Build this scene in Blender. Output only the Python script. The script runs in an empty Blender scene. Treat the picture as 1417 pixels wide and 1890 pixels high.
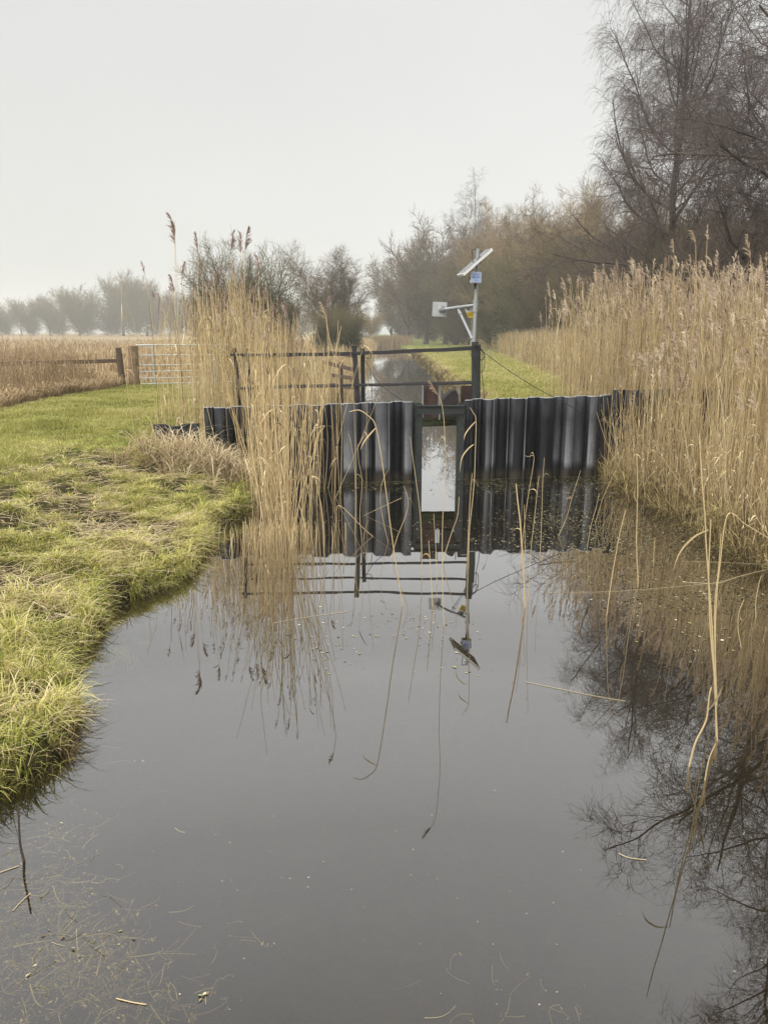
import bpy, bmesh, math, random
import numpy as np
from mathutils import Vector, Matrix
R = math.radians
rng = np.random.default_rng(7)
random.seed(7)
scn = bpy.context.scene
COL = scn.collection

# ------------------------------------------------------------------ camera and photo-to-place measuring
CH, PITCH, F = 2.2, R(13.2), 1417.0
CP, SP = math.cos(PITCH), math.sin(PITCH)
def ray(px, py):
    a, b = (px-708.5)/F, (945-py)/F
    return np.array([a, CP+b*SP, -SP+b*CP])
def onz(px, py, z=0.0):            # point of the horizontal plane at height z
    r = ray(px, py); t = (z-CH)/r[2]
    return np.array([0, 0, CH])+r*t
def atY(px, py, Y):                # point at distance Y along the canal
    r = ray(px, py); t = Y/r[1]
    return np.array([0, 0, CH])+r*t
cd = bpy.data.cameras.new("camera"); cam = bpy.data.objects.new("camera", cd); COL.objects.link(cam)
cam.location = (0, 0, CH); cam.rotation_euler = (R(90)-PITCH, 0, 0)
cd.sensor_fit = 'VERTICAL'; cd.angle = 2*math.atan(945/F); cd.clip_end = 3000; cd.clip_start = .05
scn.camera = cam

# ------------------------------------------------------------------ noise
def _h(ix, iy, s):
    n = (ix*374761393+iy*668265263+s*982451653) & 0xffffffff
    n = ((n ^ (n >> 13))*1274126177) & 0xffffffff
    return ((n ^ (n >> 16)) & 0xffffff)/float(0xffffff)
def vn(x, y, s=0):
    x = np.asarray(x, float); y = np.asarray(y, float)
    ix, iy = np.floor(x).astype(np.int64), np.floor(y).astype(np.int64)
    fx, fy = x-ix, y-iy; fx = fx*fx*(3-2*fx); fy = fy*fy*(3-2*fy)
    return (_h(ix, iy, s)*(1-fx)+_h(ix+1, iy, s)*fx)*(1-fy)+(_h(ix, iy+1, s)*(1-fx)+_h(ix+1, iy+1, s)*fx)*fy
def fbm(x, y, s=0, o=3):
    v = 0; a = .5
    for i in range(o):
        v = v+a*vn(np.asarray(x)*2**i, np.asarray(y)*2**i, s+i*17); a *= .5
    return v/(1-.5**o)

# ------------------------------------------------------------------ the ground's shape
SHORE = np.array([onz(*p)[:2] for p in [(-260, 1640), (-60, 1500), (35, 1440), (120, 1395), (150, 1330), (152, 1285), (140, 1235), (195, 1165), (215, 1112),
                  (290, 1090), (362, 1060), (378, 1015), (400, 975), (455, 945), (470, 905), (480, 893)]])
ys_ = np.concatenate([[-30, 1.5], SHORE[:, 1], [12.4, 13, 20, 40, 80, 120, 200, 400]])
xs_ = np.concatenate([[-3.4, -2.9], SHORE[:, 0], [-1.8, -1.5, -1.5, -1.3, -1.25, -1.3, -3, -12]])
_o = np.argsort(ys_); ys_, xs_ = ys_[_o], xs_[_o]
def xL(y): return np.interp(y, ys_, xs_)-.08*(np.asarray(y) < 6.2)+(fbm(np.asarray(y)*1.7, 0*np.asarray(y), 5)-.5)*.22
def xR(y):
    b = np.interp(y, [-30, 0, 7, 9, 10.5, 12, 12.6, 20, 50, 80, 108, 130, 200, 400], [4.2, 4.0, 3.75, 3.7, 3.6, 3.3, 2.3, 2.45, 2.8, 2.9, 2.0, 1.2, 0, -9])
    return b+(fbm(np.asarray(y)*1.3, 0*np.asarray(y)+9, 8)-.5)*.4
def sstep(a, b, x):
    t = np.clip((x-a)/(b-a), 0, 1); return t*t*(3-2*t)
def gz(x, y):
    x = np.asarray(x, float); y = np.asarray(y, float)
    dl = xL(y)-x; dr = x-xR(y)
    d = np.maximum(dl, dr); left = dl > dr
    near = sstep(30, 10, y)
    zl = .13*sstep(0, .10, d)+.13*sstep(.08, .7, d)+.34*sstep(.5, 3.0, d)
    zr = np.where(y < 12.4, .08*sstep(0, .3, d)+.34*sstep(.3, 3, d), .2*sstep(0, .15, d)+.25*sstep(.1, 1.2, d))
    z = np.where(left, zl, zr)
    bump = (fbm(x*1.6, y*1.6, 3)-.5)*.22+(fbm(x*5, y*5, 4)-.5)*.15
    z = z+np.where(d > 0, bump*sstep(0, .5, d)*(.35+.65*near)*np.where(left & (x < -4.5), .35, 1), 0)
    z = z+.10*sstep(0, 4, y-10)*np.where(left, sstep(.2, 1.5, d), 0)*0
    # spoil heaped against the left end of the weir
    z = z+.24*np.exp(-((x+3.0)**2/.5+(y-10.75)**2/.30))*sstep(.1, .8, d)
    z = np.where(d < 0, -.10-.40*sstep(0, .9, -d)+(fbm(x*2, y*2, 6)-.5)*.08, z)
    z = z+.5*sstep(150, 400, np.hypot(x, y))*np.where(d > 0, sstep(5, 30, d), 0)
    return z

def bare(x, y):                   # worn and poached hollows in the near bank, 1 = bare
    f = fbm(x*1.7, y*1.7, 41)*.55+fbm(x*5.5, y*5.5, 43)*.45
    return (f < .485)*(xL(y)-x < 2.6)*(y < 11.2)

# ------------------------------------------------------------------ fast mesh building
def fast_mesh(name, V, Q, rnd=None, tri=False, smooth=False):
    V = np.ascontiguousarray(V, np.float32).reshape(-1, 3); Q = np.ascontiguousarray(Q, np.int32)
    k = Q.shape[1]; me = bpy.data.meshes.new(name)
    me.vertices.add(len(V)); me.vertices.foreach_set("co", V.ravel())
    me.loops.add(Q.size); me.loops.foreach_set("vertex_index", Q.ravel())
    me.polygons.add(len(Q)); me.polygons.foreach_set("loop_start", np.arange(0, Q.size, k, dtype=np.int32))
    try: me.polygons.foreach_set("loop_total", np.full(len(Q), k, np.int32))
    except Exception: pass
    if smooth: me.polygons.foreach_set("use_smooth", np.ones(len(Q), bool))
    if rnd is not None:
        a = me.attributes.new("rnd", 'FLOAT', 'POINT'); a.data.foreach_set("value", np.ascontiguousarray(rnd, np.float32).ravel())
    me.update(); me.validate(); return me
class Bag:                          # gathers quads of many strips / tubes into one mesh
    def __init__(s): s.V = []; s.Q = []; s.r = []; s.n = 0
    def add(s, V, Q, r):
        s.V.append(np.asarray(V, np.float32).reshape(-1, 3)); s.Q.append(np.asarray(Q)+s.n); s.r.append(np.asarray(r, np.float32).ravel()); s.n += len(s.V[-1])
    def ribbon(s, P, W, S, r):      # P (N,K,3), W (N,K) half widths, S (N,3) side dir, r (N,)
        N, K = P.shape[:2]
        if N == 0: return
        W = np.broadcast_to(W, (N, K)); off = S[:, None, :]*W[..., None]
        V = np.stack([P-off, P+off], 2)            # N,K,2,3
        b = (np.arange(N)[:, None]*K+np.arange(K-1)[None])*2
        s.add(V, np.stack([b, b+1, b+3, b+2], -1).reshape(-1, 4), np.repeat(r, K*2))
    def tube(s, P, W, r, m=3):
        N, K = P.shape[:2]
        if N == 0: return
        W = np.broadcast_to(W, (N, K))
        T = np.gradient(P, axis=1); T /= np.linalg.norm(T, axis=2, keepdims=True)+1e-9
        ch = P[:, -1]-P[:, 0]; ch /= np.linalg.norm(ch, axis=1, keepdims=True)+1e-9
        ref = np.where(np.abs(ch[:, 2:3]) > .8, np.array([[1., 0, 0]]), np.array([[0, 0, 1.]]))[:, None, :]
        U = np.cross(T, np.broadcast_to(ref, T.shape)); U /= np.linalg.norm(U, axis=2, keepdims=True)+1e-9
        B = np.cross(T, U)
        a = np.arange(m)*2*math.pi/m
        V = P[:, :, None, :]+W[..., None, None]*(U[:, :, None, :]*np.cos(a)[None, None, :, None]+B[:, :, None, :]*np.sin(a)[None, None, :, None])
        b = (np.arange(N)[:, None, None]*K+np.arange(K-1)[None, :, None])*m
        j = np.arange(m)[None, None]; j2 = (j+1) % m
        s.add(V, np.stack([b+j, b+j2, b+m+j2, b+m+j], -1).reshape(-1, 4), np.repeat(r, K*m))
    def quads(s, C, U, V2, r):      # small flat leaves: centre, two half axes
        N = len(C); V = np.stack([C-U, C-V2*.6, C+U, C+V2], 1)
        b = np.arange(N)[:, None]*4
        s.add(V, b+np.arange(4)[None], np.repeat(r, 4))
    def mesh(s, name, smooth=False): return fast_mesh(name, np.concatenate(s.V), np.concatenate(s.Q), np.concatenate(s.r), smooth=smooth)

# ------------------------------------------------------------------ naming
def tag(o, label=None, cat=None, group=None, kind=None):
    if label: o["label"] = label
    if cat: o["category"] = cat
    if group: o["group"] = group
    if kind: o["kind"] = kind
    return o
def link(name, me, m=None, parent=None, loc=(0, 0, 0)):
    o = bpy.data.objects.new(name, me); COL.objects.link(o); o.location = loc
    if m is not None and len(me.materials) == 0: me.materials.append(m)
    if parent is not None: o.parent = parent
    return o
def empty(name, loc, label, cat, group=None):
    o = bpy.data.objects.new(name, None); COL.objects.link(o); o.location = loc; o.empty_display_size = .2
    return tag(o, label, cat, group)
def part(name, me, m, root, origin=None):   # mesh given in world coordinates, hung under root
    o = link(name, me, m, root)
    base = root; off = Vector((0, 0, 0))
    while base is not None: off += Vector(base.location); base = base.parent
    o.location = -off
    return o

# ------------------------------------------------------------------ materials
def newmat(name):
    m = bpy.data.materials.new(name); m.use_nodes = True; nt = m.node_tree; nt.nodes.clear()
    out = nt.nodes.new('ShaderNodeOutputMaterial'); b = nt.nodes.new('ShaderNodeBsdfPrincipled')
    nt.links.new(b.outputs[0], out.inputs[0]); return m, nt, b, out
def ramp(nt, stops, fac=None, interp='LINEAR'):
    n = nt.nodes.new('ShaderNodeValToRGB'); n.color_ramp.interpolation = interp; e = n.color_ramp.elements
    while len(e) < len(stops): e.new(.5)
    for el, (p, c) in zip(e, stops): el.position = p; el.color = (*c, 1) if len(c) == 3 else c
    if fac is not None: nt.links.new(fac, n.inputs[0])
    return n
def noise(nt, scale, detail=4, rough=.6, vec=None, dist=0):
    n = nt.nodes.new('ShaderNodeTexNoise'); n.inputs['Scale'].default_value = scale; n.inputs['Detail'].default_value = detail
    n.inputs['Roughness'].default_value = rough; n.inputs['Distortion'].default_value = dist
    if vec is not None: nt.links.new(vec, n.inputs['Vector'])
    return n
def pos(nt, scale=None):
    g = nt.nodes.new('ShaderNodeNewGeometry')
    if scale is None: return g.outputs['Position']
    mp = nt.nodes.new('ShaderNodeMapping'); mp.inputs['Scale'].default_value = scale; nt.links.new(g.outputs['Position'], mp.inputs[0]); return mp.outputs[0]
def mix(nt, fac, a, b, mode='MIX'):
    n = nt.nodes.new('ShaderNodeMix'); n.data_type = 'RGBA'; n.blend_type = mode
    for i, v in ((0, fac), (6, a), (7, b)):
        if isinstance(v, (int, float)): n.inputs[i].default_value = v
        elif isinstance(v, tuple): n.inputs[i].default_value = (*v, 1)
        else: nt.links.new(v, n.inputs[i])
    return n.outputs[2]
def math_(nt, op, a, b=0.0, c=None):
    n = nt.nodes.new('ShaderNodeMath'); n.operation = op
    for i, v in enumerate((a, b) if c is None else (a, b, c)):
        if isinstance(v, (int, float)): n.inputs[i].default_value = v
        else: nt.links.new(v, n.inputs[i])
    return n.outputs[0]
def maprange(nt, v, a, b, c=0., d=1.):
    n = nt.nodes.new('ShaderNodeMapRange'); nt.links.new(v, n.inputs[0])
    for i, x in enumerate((a, b, c, d)): n.inputs[i+1].default_value = x
    return n.outputs[0]
def bump(nt, b, h, strength=.3, dist=.01):
    n = nt.nodes.new('ShaderNodeBump'); n.inputs['Strength'].default_value = strength; n.inputs['Distance'].default_value = dist
    nt.links.new(h, n.inputs['Height']); nt.links.new(n.outputs[0], b.inputs['Normal'])
def veg(name, stops, rough=.75, var=.35, trans=.0, nscale=1.2):   # stems and blades: colour drawn per blade, patches over the place
    m, nt, b, out = newmat(name)
    at = nt.nodes.new('ShaderNodeAttribute'); at.attribute_name = 'rnd'
    nz = noise(nt, nscale, 3, .6, pos(nt))
    f = math_(nt, 'ADD', at.outputs['Fac'], math_(nt, 'MULTIPLY', math_(nt, 'SUBTRACT', nz.outputs[0], .5), var*2))
    c = ramp(nt, stops, f)
    nt.links.new(c.outputs[0], b.inputs['Base Color']); b.inputs['Roughness'].default_value = rough
    b.inputs['Specular IOR Level'].default_value = .25
    if trans > 0:
        t = nt.nodes.new('ShaderNodeBsdfTranslucent'); nt.links.new(c.outputs[0], t.inputs[0])
        ms = nt.nodes.new('ShaderNodeMixShader'); ms.inputs[0].default_value = trans
        nt.links.new(b.outputs[0], ms.inputs[1]); nt.links.new(t.outputs[0], ms.inputs[2]); nt.links.new(ms.outputs[0], out.inputs[0])
    return m
def solid(name, c, rough=.6, metal=0., var=.25, nscale=8, c2=None, bmp=.2, spec=.5):
    m, nt, b, out = newmat(name)
    nz = noise(nt, nscale, 5, .65, pos(nt)); c2 = c2 or tuple(x*(1-var) for x in c)
    r_ = ramp(nt, [(.3, c2), (.7, c)], nz.outputs[0]); nt.links.new(r_.outputs[0], b.inputs['Base Color'])
    b.inputs['Roughness'].default_value = rough; b.inputs['Metallic'].default_value = metal; b.inputs['Specular IOR Level'].default_value = spec
    if bmp: bump(nt, b, nz.outputs[0], bmp, .004)
    return m

M = {}
M['reed'] = veg('reed_stem', [(0, (.13, .08, .04)), (.3, (.48, .355, .18)), (.62, (.70, .545, .30)), (1, (.88, .76, .49))], .6, .22, .15)
M['reed_near'] = veg('reed_stem_near', [(0, (.20, .12, .06)), (.3, (.52, .38, .19)), (.7, (.73, .565, .31)), (1, (.86, .73, .47))], .55, .15)
M['plume'] = veg('reed_plume', [(0, (.26, .18, .13)), (.5, (.52, .40, .28)), (1, (.76, .64, .48))], .9, .2, .2)
M['plume_dark'] = veg('reed_plume_dark', [(0, (.16, .10, .08)), (.5, (.34, .24, .19)), (1, (.56, .45, .36))], .9, .2, .15)
M['lawn'] = veg('lawn_blades', [(0, (.12, .12, .02)), (.3, (.27, .27, .055)), (.65, (.44, .41, .12)), (1, (.66, .56, .28))], .6, .35, .25, .8)
M['bank'] = veg('bank_blades', [(0, (.07, .05, .02)), (.22, (.16, .18, .03)), (.45, (.40, .42, .07)), (.72, (.64, .55, .20)), (1, (.80, .68, .38))], .6, .3, .2, 1.6)
M['fringe'] = veg('fringe_blades', [(0, (.045, .03, .015)), (.35, (.16, .11, .05)), (.7, (.38, .30, .12)), (1, (.62, .50, .24))], .65, .2, .1, 1.6)
M['moss'] = veg('moss_blades', [(0, (.16, .2, .02)), (.5, (.38, .42, .05)), (1, (.55, .58, .10))], .7, .2, .3, 3)
M['litter'] = veg('dead_straw', [(0, (.10, .065, .03)), (.35, (.38, .28, .14)), (1, (.78, .65, .42))], .7, .2)
M['drygrass'] = veg('dry_grass', [(0, (.14, .085, .04)), (.45, (.36, .25, .13)), (1, (.58, .45, .26))], .8, .3, .15, .5)
M['birch'] = veg('birch_twigs', [(0, (.05, .04, .04)), (.6, (.10, .078, .072)), (1, (.18, .14, .12))], .8, .1)
M['twig_brown'] = veg('brown_twigs', [(0, (.06, .045, .03)), (.6, (.13, .10, .065)), (1, (.24, .18, .11))], .85, .1)
M['twig_olive'] = veg('olive_twigs', [(0, (.07, .065, .03)), (.6, (.15, .13, .06)), (1, (.24, .20, .10))], .85, .1)
M['twig_gold'] = veg('golden_twigs', [(0, (.14, .10, .05)), (.6, (.26, .19, .10)), (1, (.38, .28, .15))], .85, .1)
M['ivy'] = veg('evergreen_leaves', [(0, (.018, .035, .012)), (.6, (.04, .07, .022)), (1, (.09, .12, .04))], .6, .2)
M['weed'] = veg('water_weed', [(0, (.08, .05, .03)), (.5, (.24, .19, .10)), (.8, (.26, .27, .10)), (1, (.6, .52, .36))], .7, .2)
M['scum'] = veg('surface_scum', [(0, (.018, .014, .006)), (.6, (.055, .045, .018)), (.85, (.13, .12, .045)), (1, (.34, .29, .17))], .8, .15)
M['leaf'] = veg('dead_leaves', [(0, (.05, .03, .018)), (.6, (.16, .095, .05)), (1, (.34, .23, .13))], .8, .1)
M['speck'] = veg('floating_specks', [(0, (.25, .22, .10)), (.6, (.5, .46, .28)), (1, (.8, .77, .6))], .7, .1)
def bark(name, a, b_, c):
    m, nt, b, out = newmat(name)
    nz = noise(nt, 6, 5, .7, pos(nt, (1, 1, .35))); r_ = ramp(nt, [(.3, a), (.55, b_), (.75, c)], nz.outputs[0])
    nt.links.new(r_.outputs[0], b.inputs['Base Color']); b.inputs['Roughness'].default_value = .9; bump(nt, b, nz.outputs[0], .6, .03); return m
M['bark'] = bark('tree_bark', (.045, .035, .028), (.095, .075, .058), (.17, .14, .11))
M['bark_red'] = bark('birch_bark_dark', (.03, .022, .02), (.075, .05, .042), (.16, .11, .09))
M['bark_pale'] = bark('birch_bark_pale', (.14, .12, .10), (.36, .32, .27), (.5, .46, .4))

# sheet piling: dark paint, chalky bloom low on some pans, slime at the waterline
m, nt, b, out = newmat('piling_steel'); M['piling'] = m
at = nt.nodes.new('ShaderNodeAttribute'); at.attribute_name = 'rnd'
g = nt.nodes.new('ShaderNodeNewGeometry'); sx = nt.nodes.new('ShaderNodeSeparateXYZ'); nt.links.new(g.outputs['Position'], sx.inputs[0])
nst = noise(nt, 3.0, 5, .7, pos(nt, (5, 5, .5))); nf = noise(nt, 22, 5, .75, pos(nt)); nb = noise(nt, 2.2, 3, .6, pos(nt))
zz = math_(nt, 'ADD', sx.outputs[2], math_(nt, 'MULTIPLY', math_(nt, 'SUBTRACT', nb.outputs[0], .5), .35))
bloom = ramp(nt, [(0, (.0,)*3), (.10, (.15,)*3), (.2, (1,)*3), (.45, (.75,)*3), (.75, (.28,)*3), (1, (.2,)*3)], maprange(nt, zz, 0, 1.2))
bl = math_(nt, 'MULTIPLY', bloom.outputs[0], maprange(nt, at.outputs['Fac'], .1, 1.0))
bl = math_(nt, 'MULTIPLY', bl, maprange(nt, nst.outputs[0], .25, .7, .45, 1.15)); bl = math_(nt, 'MULTIPLY', bl, maprange(nt, nf.outputs[0], .3, .7, .8, 1.1))
base = ramp(nt, [(.3, (.004, .0045, .006)), (.7, (.018, .019, .023))], nst.outputs[0])
c1 = mix(nt, bl, base.outputs[0], (.33, .335, .35))
slime = ramp(nt, [(.0, (1,)*3), (.045, (1,)*3), (.12, (0,)*3)], maprange(nt, math_(nt, 'ADD', sx.outputs[2], math_(nt, 'MULTIPLY', math_(nt, 'SUBTRACT', nf.outputs[0], .5), .12)), 0, 1.2))
c2 = mix(nt, math_(nt, 'MULTIPLY', slime.outputs[0], .8), c1, (.055, .045, .028))
nt.links.new(c2, b.inputs['Base Color']); b.inputs['Roughness'].default_value = .6; b.inputs['Specular IOR Level'].default_value = .22; bump(nt, b, nf.outputs[0], .25, .004)
M['edge'] = solid('pale_steel_edge', (.45, .46, .46), .5, 0, .5, 14)  # paler grey than the walls, laid along the sheet tops
M['green_steel'] = solid('green_black_steel', (.030, .038, .034), .55, 0, .4, 12, (.012, .014, .013))
M['rail_steel'] = solid('railing_steel', (.038, .034, .036), .5, 0, .5, 10, (.014, .012, .014))
M['rust'] = solid('rusty_plate', (.105, .055, .038), .85, 0, .5, 9, (.035, .022, .018), .5)
M['dark_box'] = solid('dark_timber', (.035, .022, .022), .85, 0, .5, 14, (.012, .008, .008), .5)
M['moss_timber'] = solid('mossy_timber', (.06, .075, .018), .9, 0, .5, 16, (.02, .018, .008), .8)
M['galv'] = solid('galvanised_tube', (.42, .44, .45), .45, .35, .25, 14, (.30, .32, .33), .15)
M['galv_gate'] = solid('galvanised_gate', (.58, .60, .58), .5, .1, .25, 14)
M['white'] = solid('white_enamel', (.78, .77, .74), .5, 0, .12, 10)
M['pv'] = solid('solar_glass', (.015, .02, .04), .15, 0, .2, 10)
M['grey_plate'] = solid('grey_plate', (.46, .47, .46), .5, 0, .15, 12)
M['black'] = solid('black_rubber', (.012, .012, .013), .55, 0, .2, 20)
M['label_blue'] = solid('pale_blue_plate', (.36, .44, .66), .45, 0, .12, 20)
M['ink'] = solid('blue_ink', (.03, .05, .22), .6, 0, .1, 20)
M['ink_soft'] = solid('soft_blue_ink', (.14, .20, .42), .6, 0, .1, 20)
M['yellow'] = solid('yellow_sign', (.72, .56, .06), .5, 0, .12, 20)
M['ochre'] = solid('ochre_print', (.42, .24, .03), .5, 0, .12, 20)
M['wood'] = solid('weathered_timber', (.30, .20, .11), .9, 0, .5, 9, (.12, .08, .045), .7)
M['wood_dark'] = solid('dark_weathered_timber', (.13, .085, .05), .9, 0, .5, 9, (.05, .035, .025), .7)

# ground
m, nt, b, out = newmat('earth_and_turf'); M['ground'] = m
at = nt.nodes.new('ShaderNodeAttribute'); at.attribute_name = 'rnd'
n1 = noise(nt, .55, 5, .65, pos(nt)); n2 = noise(nt, 9, 6, .75, pos(nt)); n3 = noise(nt, 60, 3, .7, pos(nt))
green = ramp(nt, [(.25, (.09, .10, .02)), (.5, (.19, .21, .045)), (.75, (.32, .31, .10))], math_(nt, 'ADD', math_(nt, 'MULTIPLY', n1.outputs[0], .5), math_(nt, 'MULTIPLY', n2.outputs[0], .5)))
dry = ramp(nt, [(.3, (.12, .085, .045)), (.5, (.26, .19, .10)), (.75, (.42, .32, .18))], math_(nt, 'ADD', math_(nt, 'MULTIPLY', n1.outputs[0], .5), math_(nt, 'MULTIPLY', n2.outputs[0], .5)))
mud = ramp(nt, [(.3, (.012, .008, .005)), (.7, (.04, .028, .016))], n2.outputs[0])
dryf = maprange(nt, at.outputs['Fac'], 1, 2)
c = mix(nt, dryf, green.outputs[0], dry.outputs[0])
mudf = maprange(nt, at.outputs['Fac'], 0, 1, 1, 0)
pat = ramp(nt, [(.50, (0,)*3), (.60, (1,)*3)], noise(nt, 2.3, 4, .6, pos(nt)).outputs[0])
c = mix(nt, math_(nt, 'MAXIMUM', mudf, math_(nt, 'MULTIPLY', pat.outputs[0], math_(nt, 'MULTIPLY', math_(nt, 'SUBTRACT', 1.0, dryf), .8))), c, mud.outputs[0])
nt.links.new(c, b.inputs['Base Color']); b.inputs['Roughness'].default_value = .95; b.inputs['Specular IOR Level'].default_value = .1
bump(nt, b, math_(nt, 'ADD', n2.outputs[0], math_(nt, 'MULTIPLY', n3.outputs[0], .4)), .7, .04)

# water: near mirror at grazing angles, peaty and see-through from above
m, nt, b, out = newmat('peaty_water'); M['water'] = m
nt.nodes.remove(b)
gl = nt.nodes.new('ShaderNodeBsdfGlossy'); gl.inputs['Roughness'].default_value = .0; gl.inputs['Color'].default_value = (.96, .96, .97, 1)
tr = nt.nodes.new('ShaderNodeBsdfTransparent'); tr.inputs['Color'].default_value = (.74, .66, .46, 1)
df = nt.nodes.new('ShaderNodeBsdfDiffuse'); nm = noise(nt, .8, 3, .5, pos(nt))
mr = ramp(nt, [(.3, (.014, .012, .006)), (.7, (.022, .021, .010))], nm.outputs[0]); nt.links.new(mr.outputs[0], df.inputs[0])
body = nt.nodes.new('ShaderNodeMixShader'); body.inputs[0].default_value = .28
nt.links.new(tr.outputs[0], body.inputs[1]); nt.links.new(df.outputs[0], body.inputs[2])
lw = nt.nodes.new('ShaderNodeLayerWeight'); lw.inputs[0].default_value = .5
WCURVE = ramp(nt, [(.0, (.05,)*3), (.27, (.062,)*3), (.42, (.125,)*3), (.56, (.24,)*3), (.61, (.32,)*3), (.67, (.49,)*3), (.80, (.66,)*3), (.90, (.86,)*3), (1, (1,)*3)], lw.outputs['Facing'])
ws = nt.nodes.new('ShaderNodeMixShader'); nt.links.new(WCURVE.outputs[0], ws.inputs[0])
nt.links.new(body.outputs[0], ws.inputs[1]); nt.links.new(gl.outputs[0], ws.inputs[2]); nt.links.new(ws.outputs[0], out.inputs[0])
nr = noise(nt, 1.6, 2, .5, pos(nt, (1, .6, 1))); bn = nt.nodes.new('ShaderNodeBump'); bn.inputs['Strength'].default_value = .12; bn.inputs['Distance'].default_value = .01
nt.links.new(nr.outputs[0], bn.inputs['Height'])
for n in (gl,): nt.links.new(bn.outputs[0], n.inputs['Normal'])

# ------------------------------------------------------------------ world, sun, haze
SUN_EL, SUN_AZ = R(38), R(-130)     # high veiled sun, behind and to the left of the camera
w = bpy.data.worlds.new("World"); scn.world = w; w.use_nodes = True; nt = w.node_tree; nt.nodes.clear()
wo = nt.nodes.new('ShaderNodeOutputWorld')
sky = nt.nodes.new('ShaderNodeTexSky'); sky.sky_type = 'NISHITA'; sky.sun_disc = False; sky.sun_elevation = SUN_EL; sky.sun_rotation = SUN_AZ % (2*math.pi)
b1 = nt.nodes.new('ShaderNodeBackground'); b1.inputs[1].default_value = .05
hs = nt.nodes.new('ShaderNodeHueSaturation'); hs.inputs['Saturation'].default_value = .0
nt.links.new(sky.outputs[0], hs.inputs['Color']); nt.links.new(hs.outputs[0], b1.inputs[0])
tc = nt.nodes.new('ShaderNodeTexCoord'); sp = nt.nodes.new('ShaderNodeSeparateXYZ'); nt.links.new(tc.outputs['Generated'], sp.inputs[0])
cl = noise(nt, 1.7, 4, .5, tc.outputs['Generated']); cl2 = ramp(nt, [(.3, (.92, .92, .925)), (.7, (1.07, 1.07, 1.06))], cl.outputs[0])
SKYR = ramp(nt, [(0, (.35, .36, .335)), (.12, (.375, .38, .36)), (.36, (.43, .433, .43)), (.43, (.80, .80, .80)), (.6, (.95, .95, .96)), (1, (1.0, 1.0, 1.0))], sp.outputs[2])
b2 = nt.nodes.new('ShaderNodeBackground'); nt.links.new(mix(nt, 1.0, SKYR.outputs[0], cl2.outputs[0], 'MULTIPLY'), b2.inputs[0])
# overcast: overhead about twice as bright as the horizon
st = maprange(nt, sp.outputs[2], .40, 1.0, 1.0, 2.3); nt.links.new(st, b2.inputs[1])
ad = nt.nodes.new('ShaderNodeAddShader'); nt.links.new(b1.outputs[0], ad.inputs[0]); nt.links.new(b2.outputs[0], ad.inputs[1]); nt.links.new(ad.outputs[0], wo.inputs[0])
sd = bpy.data.lights.new("sun", 'SUN'); sd.energy = 1.3; sd.angle = R(14); sd.color = (1, .97, .925)
so = bpy.data.objects.new("sun", sd); COL.objects.link(so)
dirv = Vector((math.sin(SUN_AZ)*math.cos(SUN_EL), math.cos(SUN_AZ)*math.cos(SUN_EL), math.sin(SUN_EL)))
so.rotation_euler = dirv.to_track_quat('Z', 'Y').to_euler()
scn.view_settings.view_transform = 'Standard'; scn.view_settings.look = 'None'; scn.view_settings.exposure = 0.3; scn.view_settings.gamma = 1

def box_mesh(name, x0, x1, y0, y1, z0, z1):
    V = [(x0, y0, z0), (x1, y0, z0), (x1, y1, z0), (x0, y1, z0), (x0, y0, z1), (x1, y0, z1), (x1, y1, z1), (x0, y1, z1)]
    return fast_mesh(name, V, [(0, 3, 2, 1), (4, 5, 6, 7), (0, 1, 5, 4), (1, 2, 6, 5), (2, 3, 7, 6), (3, 0, 4, 7)])
hm = bpy.data.materials.new('misty_air'); hm.use_nodes = True; hn = hm.node_tree; hn.nodes.clear()
ho = hn.nodes.new('ShaderNodeOutputMaterial'); pv = hn.nodes.new('ShaderNodeVolumePrincipled')
pv.inputs['Color'].default_value = (.93, .95, .93, 1); pv.inputs['Density'].default_value = .0012; pv.inputs['Anisotropy'].default_value = 0
hn.links.new(pv.outputs[0], ho.inputs['Volume'])
tag(link('haze', box_mesh('haze', -420, 420, -60, 620, -2.2, 24), hm), 'thin pale winter mist over the fen', None, None, 'stuff')

# ------------------------------------------------------------------ ground, water
gx = np.concatenate([np.linspace(-400, -60, 24), np.linspace(-56, -15, 36), np.linspace(-14.5, -5, 60), np.linspace(-4.92, -1.0, 88), np.linspace(-.8, 3.0, 14), np.linspace(3.1, 6, 36), np.linspace(6.2, 15, 40), np.linspace(16, 60, 40), np.linspace(66, 400, 24)])
gy = np.concatenate([np.linspace(-50, 1, 14), np.linspace(1.5, 9, 150), np.linspace(9.08, 14, 64), np.linspace(14.2, 30, 60), np.linspace(31, 100, 60), np.linspace(104, 600, 50)])
X, Y = np.meshgrid(gx, gy); Z = gz(X, Y)
dl = xL(Y)-X; dr = X-xR(Y); d = np.maximum(dl, dr)
zone = 1.0+0*X                        # 0 mud, 1 green, 2 dry
edge_l = -4.2-(.42*(Y-18))            # the lawn ends and the rough begins
dry = np.where(dl > dr, np.maximum(sstep(23.2, 25.5, Y), np.where((X < -7.6) & (Y > 13), sstep(0, 1.2, -7.6-X), 0)), 0)
dry = np.maximum(dry, np.where((dr > 0) & (Y > 12.4), sstep(.5, 1.6, X-np.interp(Y, [12, 18, 30, 72, 214], [4.3, 5.2, 7.0, 10.5, 13.5])), 0))
dry = np.maximum(dry, np.where((dr > 0) & (Y <= 12.6), .9, 0))
zone = zone+dry
zone = np.where(d < .16, 0, zone); zone = np.where((dl > 0) & (bare(X, Y) > 0), .12, zone); Z = Z-np.where((dl > .2) & (bare(X, Y) > 0), .035, 0)
N_, K_ = X.shape
idx = np.arange(N_*K_).reshape(N_, K_)
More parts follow.
